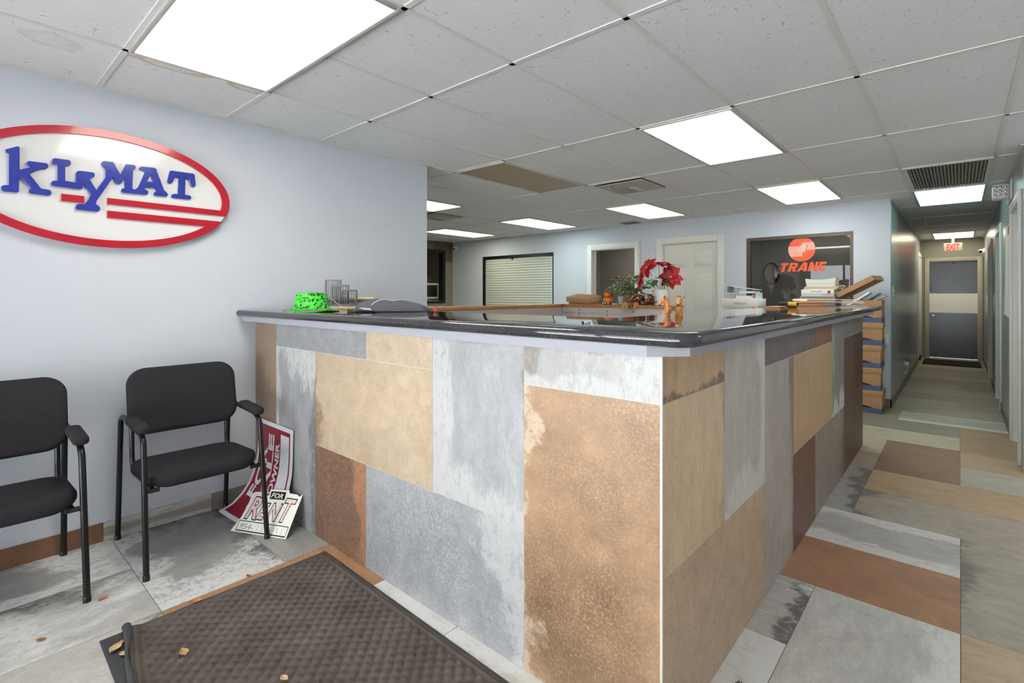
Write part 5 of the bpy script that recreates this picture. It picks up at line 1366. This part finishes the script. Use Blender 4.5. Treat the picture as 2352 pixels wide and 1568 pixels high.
# filing cabinet with the copy paper carton and binders
fc = empty('filing_cabinet', (-2.04, 6.50, 0), 'grey filing cabinet under the white copy paper carton', 'cabinet')
MB().box(-2.32, -1.78, 6.28, 6.78, 0, 1.0, bev=.004).build('body', plain('cabinet_grey', (120, 120, 118), .45), fc)
for k in range(3):
    d_ = MB().box(-2.30, -1.80, 6.262, 6.281, .03 + .325 * k, .335 + .325 * k, bev=.003).build('drawer', MATS['cabinet_grey'], fc)
    MB().tube([(-2.12, 6.264, .27 + .325 * k), (-2.12, 6.24, .27 + .325 * k), (-1.98, 6.24, .27 + .325 * k), (-1.98, 6.264, .27 + .325 * k)], .006, 6).build('handle', M_CHROME, d_)
cb = empty('copy_paper_carton', (-2.04, 6.45, 1.0), 'white copy paper carton with red lettering below the two binders', 'box')
c0 = MB().box(-2.243, -1.838, 6.308, 6.615, 1.0005, 1.225, bev=.002).build('body', M_PAPER, cb)
c1 = MB().box(-2.255, -1.826, 6.296, 6.627, 1.152, 1.247, bev=.003).build('lid', M_PAPER, cb)
QM = lambda x, y_, z: Matrix(((1, 0, 0, x), (0, 0, -1, y_), (0, 1, 0, z), (0, 0, 0, 1)))
M_REDI = plain('ink_red', (196, 60, 60), .6)
MB().add(text_bm('SamsClub.com', .135, .018, .015, 0, .0006), QM(-2.105, 6.2958, 1.182)).build('lettering', M_REDI, c1, smooth=False)
b = MB()
for q in [(-2.115, -1.96, 1.173, 1.1745), (-2.115, -1.96, 1.2115, 1.213), (-2.115, -2.1135, 1.173, 1.213), (-1.9615, -1.96, 1.173, 1.213)]: b.box(q[0], q[1], 6.2952, 6.2959, q[2], q[3])
b.build('box_rule', M_REDI, c1, smooth=False)
MB().add(text_bm('MULTIPURPOSE PAPER', .20, .016, .0, 0, .0006), QM(-2.195, 6.3078, 1.118)).build('lettering', plain('ink_grey', (150, 150, 152), .6), c0, smooth=False)
MB().prism([(-1.955, 1.108), (-1.90, 1.112), (-1.865, 1.145), (-1.89, 1.142), (-1.90, 1.13), (-1.95, 1.122)], .0006, QM(0, 6.3078, 0)).build('red_swoosh', plain('ink_scarlet', (222, 70, 50), .6), c0, smooth=False)
def binder(x0, x1, y0, y1, z0, thick_, slope, label, spine_right):
    e = empty('ring_binder', ((x0 + x1) / 2, (y0 + y1) / 2, z0), label, 'binder', 'white ring binders on the paper carton')
    M_B = plain('binder_vinyl', (214, 222, 220), .35, var=.03)
    b = MB(); h0, h1 = (thick_, thick_ * slope)
    b.prism([(x0, 0), (x1, 0), (x1, .004), (x0, .004)], y1 - y0, QM(0, y1, z0)); lo_ = b.build('lower_cover', M_B, e, smooth=False)
    b = MB(); b.prism([(x0, h0 - .004), (x1, h1 - .004), (x1, h1), (x0, h0)], y1 - y0, QM(0, y1, z0)); b.build('upper_cover', M_B, e, smooth=False)
    xs = x1 if spine_right else x0; hh = h1 if spine_right else h0
    b = MB(); b.box(xs - .004, xs, y0, y1, z0 + .004, z0 + hh - .004); b.build('spine', M_B, e, smooth=False)
    for yy in (y0 + .02, (y0 + y1) / 2, y1 - .02):
        xm = x0 + .08 if not spine_right else x0 + .06; hm = (h0 + (h1 - h0) * .3) * .36
        MB().tube([(xm + hm * math.cos(a * math.pi / 8), yy, z0 + .006 + hm + hm * math.sin(a * math.pi / 8)) for a in range(16)], .0022, 6, closed=True).build('ring', M_CHROME, e)
    BX('ring_plate', M_CHROME, e, x0 + .05, x0 + .11, y0 + .01, y1 - .01, z0 + .004, z0 + .0075)
    BX('pages', M_PAPER, e, x0 + .14, x1 - .02, y0 + .01, y1 - .01, z0 + .0042, z0 + .0042 + max(.006, min(h0, h1) * .45))
binder(-2.235, -1.86, 6.33, 6.60, 1.2475, .070, 1.0, 'white ring binder lying on the carton, lower one with red spine label', True)
MB().box(-1.905, -1.875, 6.3288, 6.3296, 1.262, 1.30).build('spine_label', plain('ink_rose', (206, 140, 140), .6), [o for o in COL.objects if o.name.startswith('ring_binder')][0], smooth=False)
binder(-2.205, -1.865, 6.34, 6.60, 1.318, .088, .45, 'white ring binder lying half open on top of the other binder', False)

# monitor seen through the pass-through
dk = empty('passage_desk', (-8.66, 6.3, 0), 'narrow dark desk behind the pass-through under the monitor', 'desk')
BX('top', M_BLACK, dk, -8.98, -8.345, 5.6, 7.3, 1.125, 1.155)
for x, y_ in ((-8.95, 5.65), (-8.40, 5.65), (-8.95, 7.25), (-8.40, 7.25)): BX('leg', M_BLACK, dk, x - .02, x + .02, y_ - .02, y_ + .02, 0, 1.125)
M_CRT = plain('crt_beige', (206, 200, 176), .5, var=.03)
mo = empty('crt_monitor', (-8.6, 6.68, 1.155), 'beige tube monitor behind the black framed pass-through', 'monitor')
MB().box(-8.80, -8.46, 6.48, 6.875, 1.20, 1.535, bev=.012).build('housing', M_CRT, mo)
MB().box(-8.465, -8.452, 6.520, 6.835, 1.245, 1.490, bev=.004).build('screen', plain('crt_glass', (40, 48, 46), .12), mo)
b = MB()
for q in [(6.48, 6.520, 1.20, 1.535), (6.835, 6.875, 1.20, 1.535), (6.52, 6.835, 1.20, 1.245), (6.52, 6.835, 1.490, 1.535)]: b.box(-8.465, -8.44, *q, bev=.004)
b.build('bezel', M_CRT, mo)
MB().lathe([(0, 0), (.12, 0), (.12, .012), (.06, .03), (.06, .046), (0, .046)], (-8.62, 6.68, 1.1555), 20).build('foot', M_CRT, mo)
kb = MB().box(-8.43, -8.352, 6.48, 6.84, 1.156, 1.172, bev=.004).build('keyboard', M_CRT, None); tag(kb, 'beige keyboard in front of the tube monitor', 'keyboard')

# office mirror behind the logo window
om = empty('oval_mirror', (-2.33, 8.74, 1.47), 'oval mirror with dark red frame hanging in the dim office', 'mirror')
MBm = MB().tube([(-2.33 + .115 * math.cos(a * math.pi / 24), 8.732, 1.64 + .165 * math.sin(a * math.pi / 24)) for a in range(48)], .016, 8, closed=True); MBm.build('frame', plain('dark_red_frame', (70, 20, 26), .35), om)
MB().prism([(-2.33 + .112 * math.cos(a * math.pi / 24), 1.64 + .162 * math.sin(a * math.pi / 24)) for a in range(48)], .006, QM(0, 8.742, 0)).build('glass', plain('mirror_silver', (230, 230, 232), .03, 1.0), om)
def added_light(x, y_, s, label):  # unseen panels added to lift the dark rooms behind the back wall
    e = light(x, x + .6096, y_, y_ + 1.2192, lamp_mat('lamp_%d' % int(-x * 100), (255, 244, 226), s), label)
    return e
added_light(-4.60, 7.40, 5.0, 'added unseen ceiling panel brightening the room behind the open doorway')
added_light(-1.75, 7.35, 1.4, 'added unseen ceiling panel brightening the office behind the logo window')

# ================================================================== HALL FITTINGS
ex = empty('exit_sign', (-.095, 12.5, 2.117), 'exit sign with red letters hanging before the steel door', 'sign')
MB().box(-.232, .042, 12.47, 12.53, 2.117, 2.275, bev=.008).build('housing', plain('exit_housing', (150, 147, 138), .6), ex)
BX('stem', M_GRID, ex, -.115, -.075, 12.48, 12.52, 2.275, 2.39)
MB().add(text_bm('EXIT', .190, .122, .035, 0, .002), QM(-.19, 12.4698, 2.137)).build('lettering', plain('exit_red', (255, 30, 30), .5, emit=1.6), ex, smooth=False)

def turret(c, dirv, label, r=.045):
    e = empty('security_camera', c, label, 'camera', 'security cameras')
    d_ = Vector(dirv).normalized(); M_ = frame_m(c, d_.orthogonal(), d_.cross(d_.orthogonal()))
    MB().lathe([(0, 0), (r * 1.15, 0), (r * 1.15, r * .35), (r * .9, r * .5), (0, r * .5)], n=20, M=M_).build('mount', M_WHITE, e)
    p = Vector(c) + d_ * r * 1.0
    MB().ball(p, r * .85, 16).build('ball', M_WHITE, e)
    ld = Vector((.6, -.75, -.25)).normalized() if label.startswith('white') else Vector((-.3, -1, -.3)).normalized()
    MB().lathe([(0, 0), (r * .5, 0), (r * .5, r * .2), (0, r * .28)], n=16, M=frame_m(p + ld * r * .70, ld.orthogonal(), ld.cross(ld.orthogonal()))).build('lens', M_BLACK, e)
turret((-8.10, YB - .0005, 2.262), (0, -1, 0), 'white dome security camera in the corner beside the tiled wall')
turret((XH1 - .0005, 12.75, 2.115), (-1, 0, 0), 'dark lensed security camera on the right wall by the exit door', .05)

em = empty('emergency_light', (XH1, 6.45, 2.15), 'white emergency light with round bulbs high on the right hall wall', 'emergency light')
BX('back_plate', M_WHITE, em, XH1 - .012, XH1 - .0005, 6.18, 6.60, 2.155, 2.335, bev=.004)
hd = MB().box(XH1 - .125, XH1 - .012, 6.36, 6.50, 2.185, 2.325, bev=.02, seg=3).build('lamp_head', M_WHITE, em)
for i in range(3):
    for j in range(3):
        MB().ball((XH1 - .105 + .034 * i, 6.357, 2.215 + .038 * j), .0135, 8, (1, .5, 1)).build('bulb', M_CHROME, hd)

ps = empty('wall_notices', (XH1, 6.65, 1.1), 'long white notice sheets with red heading on the right hall wall', 'poster')
b = MB()
b.grid(lambda u, v_: (XH1 - .003 - .006 * math.sin(math.pi * u) - .010 * (1 - v_) ** 2, 6.62 + .40 * u, 1.10 + .85 * v_), 6, 10); b.thick(.002); sh_ = b.build('sheet', M_PAPER, ps)
b = MB(); b.grid(lambda u, v_: (XH1 - .004 - .006 * math.sin(math.pi * u) - .012 * (1 - v_) ** 2, 6.28 + .33 * u, 1.09 + .87 * v_), 6, 10); b.thick(.002); sh2 = b.build('sheet', M_PAPER, ps)
b = MB(); b.grid(lambda u, v_: (XH1 - .0085 - .006 * math.sin(math.pi * (.1 + .8 * u)), 6.31 + .27 * u, 1.86 + .07 * v_), 6, 2); b.thick(.0008); b.build('red_heading', M_REDI, sh2)

def plate(name, axis, pos, a, z_, w, h, label, kind):
    if axis == 'x': e = empty(name, (pos, a, z_ - h / 2), label, kind); BX('plate', M_WHITE, e, min(pos, pos + .006) + .0003, max(pos, pos + .006), a - w / 2, a + w / 2, z_ - h / 2, z_ + h / 2, bev=.002)
    else: e = empty(name, (a, pos, z_ - h / 2), label, kind); BX('plate', M_WHITE, e, a - w / 2, a + w / 2, pos - .006, pos - .0003, z_ - h / 2, z_ + h / 2, bev=.002)
    return e
sw = plate('light_switch', 'x', XH0, 7.33, 1.34, .115, .125, 'white double light switch at the start of the left hall wall', 'switch')
for dy in (-.025, .025): BX('toggle', M_WHITE, sw, XH0 + .006, XH0 + .016, 7.33 + dy - .006, 7.33 + dy + .006, 1.33, 1.352, bev=.002)
ol = plate('wall_plate', 'y', YB, -.640, .778, .040, .115, 'white wall plate on the back wall beside the box stack', 'outlet'); BX('socket', M_WHITE, ol, -.652, -.628, YB - .0075, YB - .006, .745, .811)
ol = plate('power_outlet', 'x', XH0, 8.95, .30, .08, .12, 'white power outlet with plugged adapter low on the left hall wall', 'outlet')
MB().box(XH0 + .006, XH0 + .055, 8.90, 8.96, .285, .335, bev=.006).build('adapter', M_WHITE, ol)
MB().tube([(XH0 + .045, 8.91, .30), (XH0 + .05, 8.84, .28), (XH0 + .03, 8.76, .22), (XH0 + .02, 8.74, .18)], .006, 7).build('cord', M_WHITE, ol)
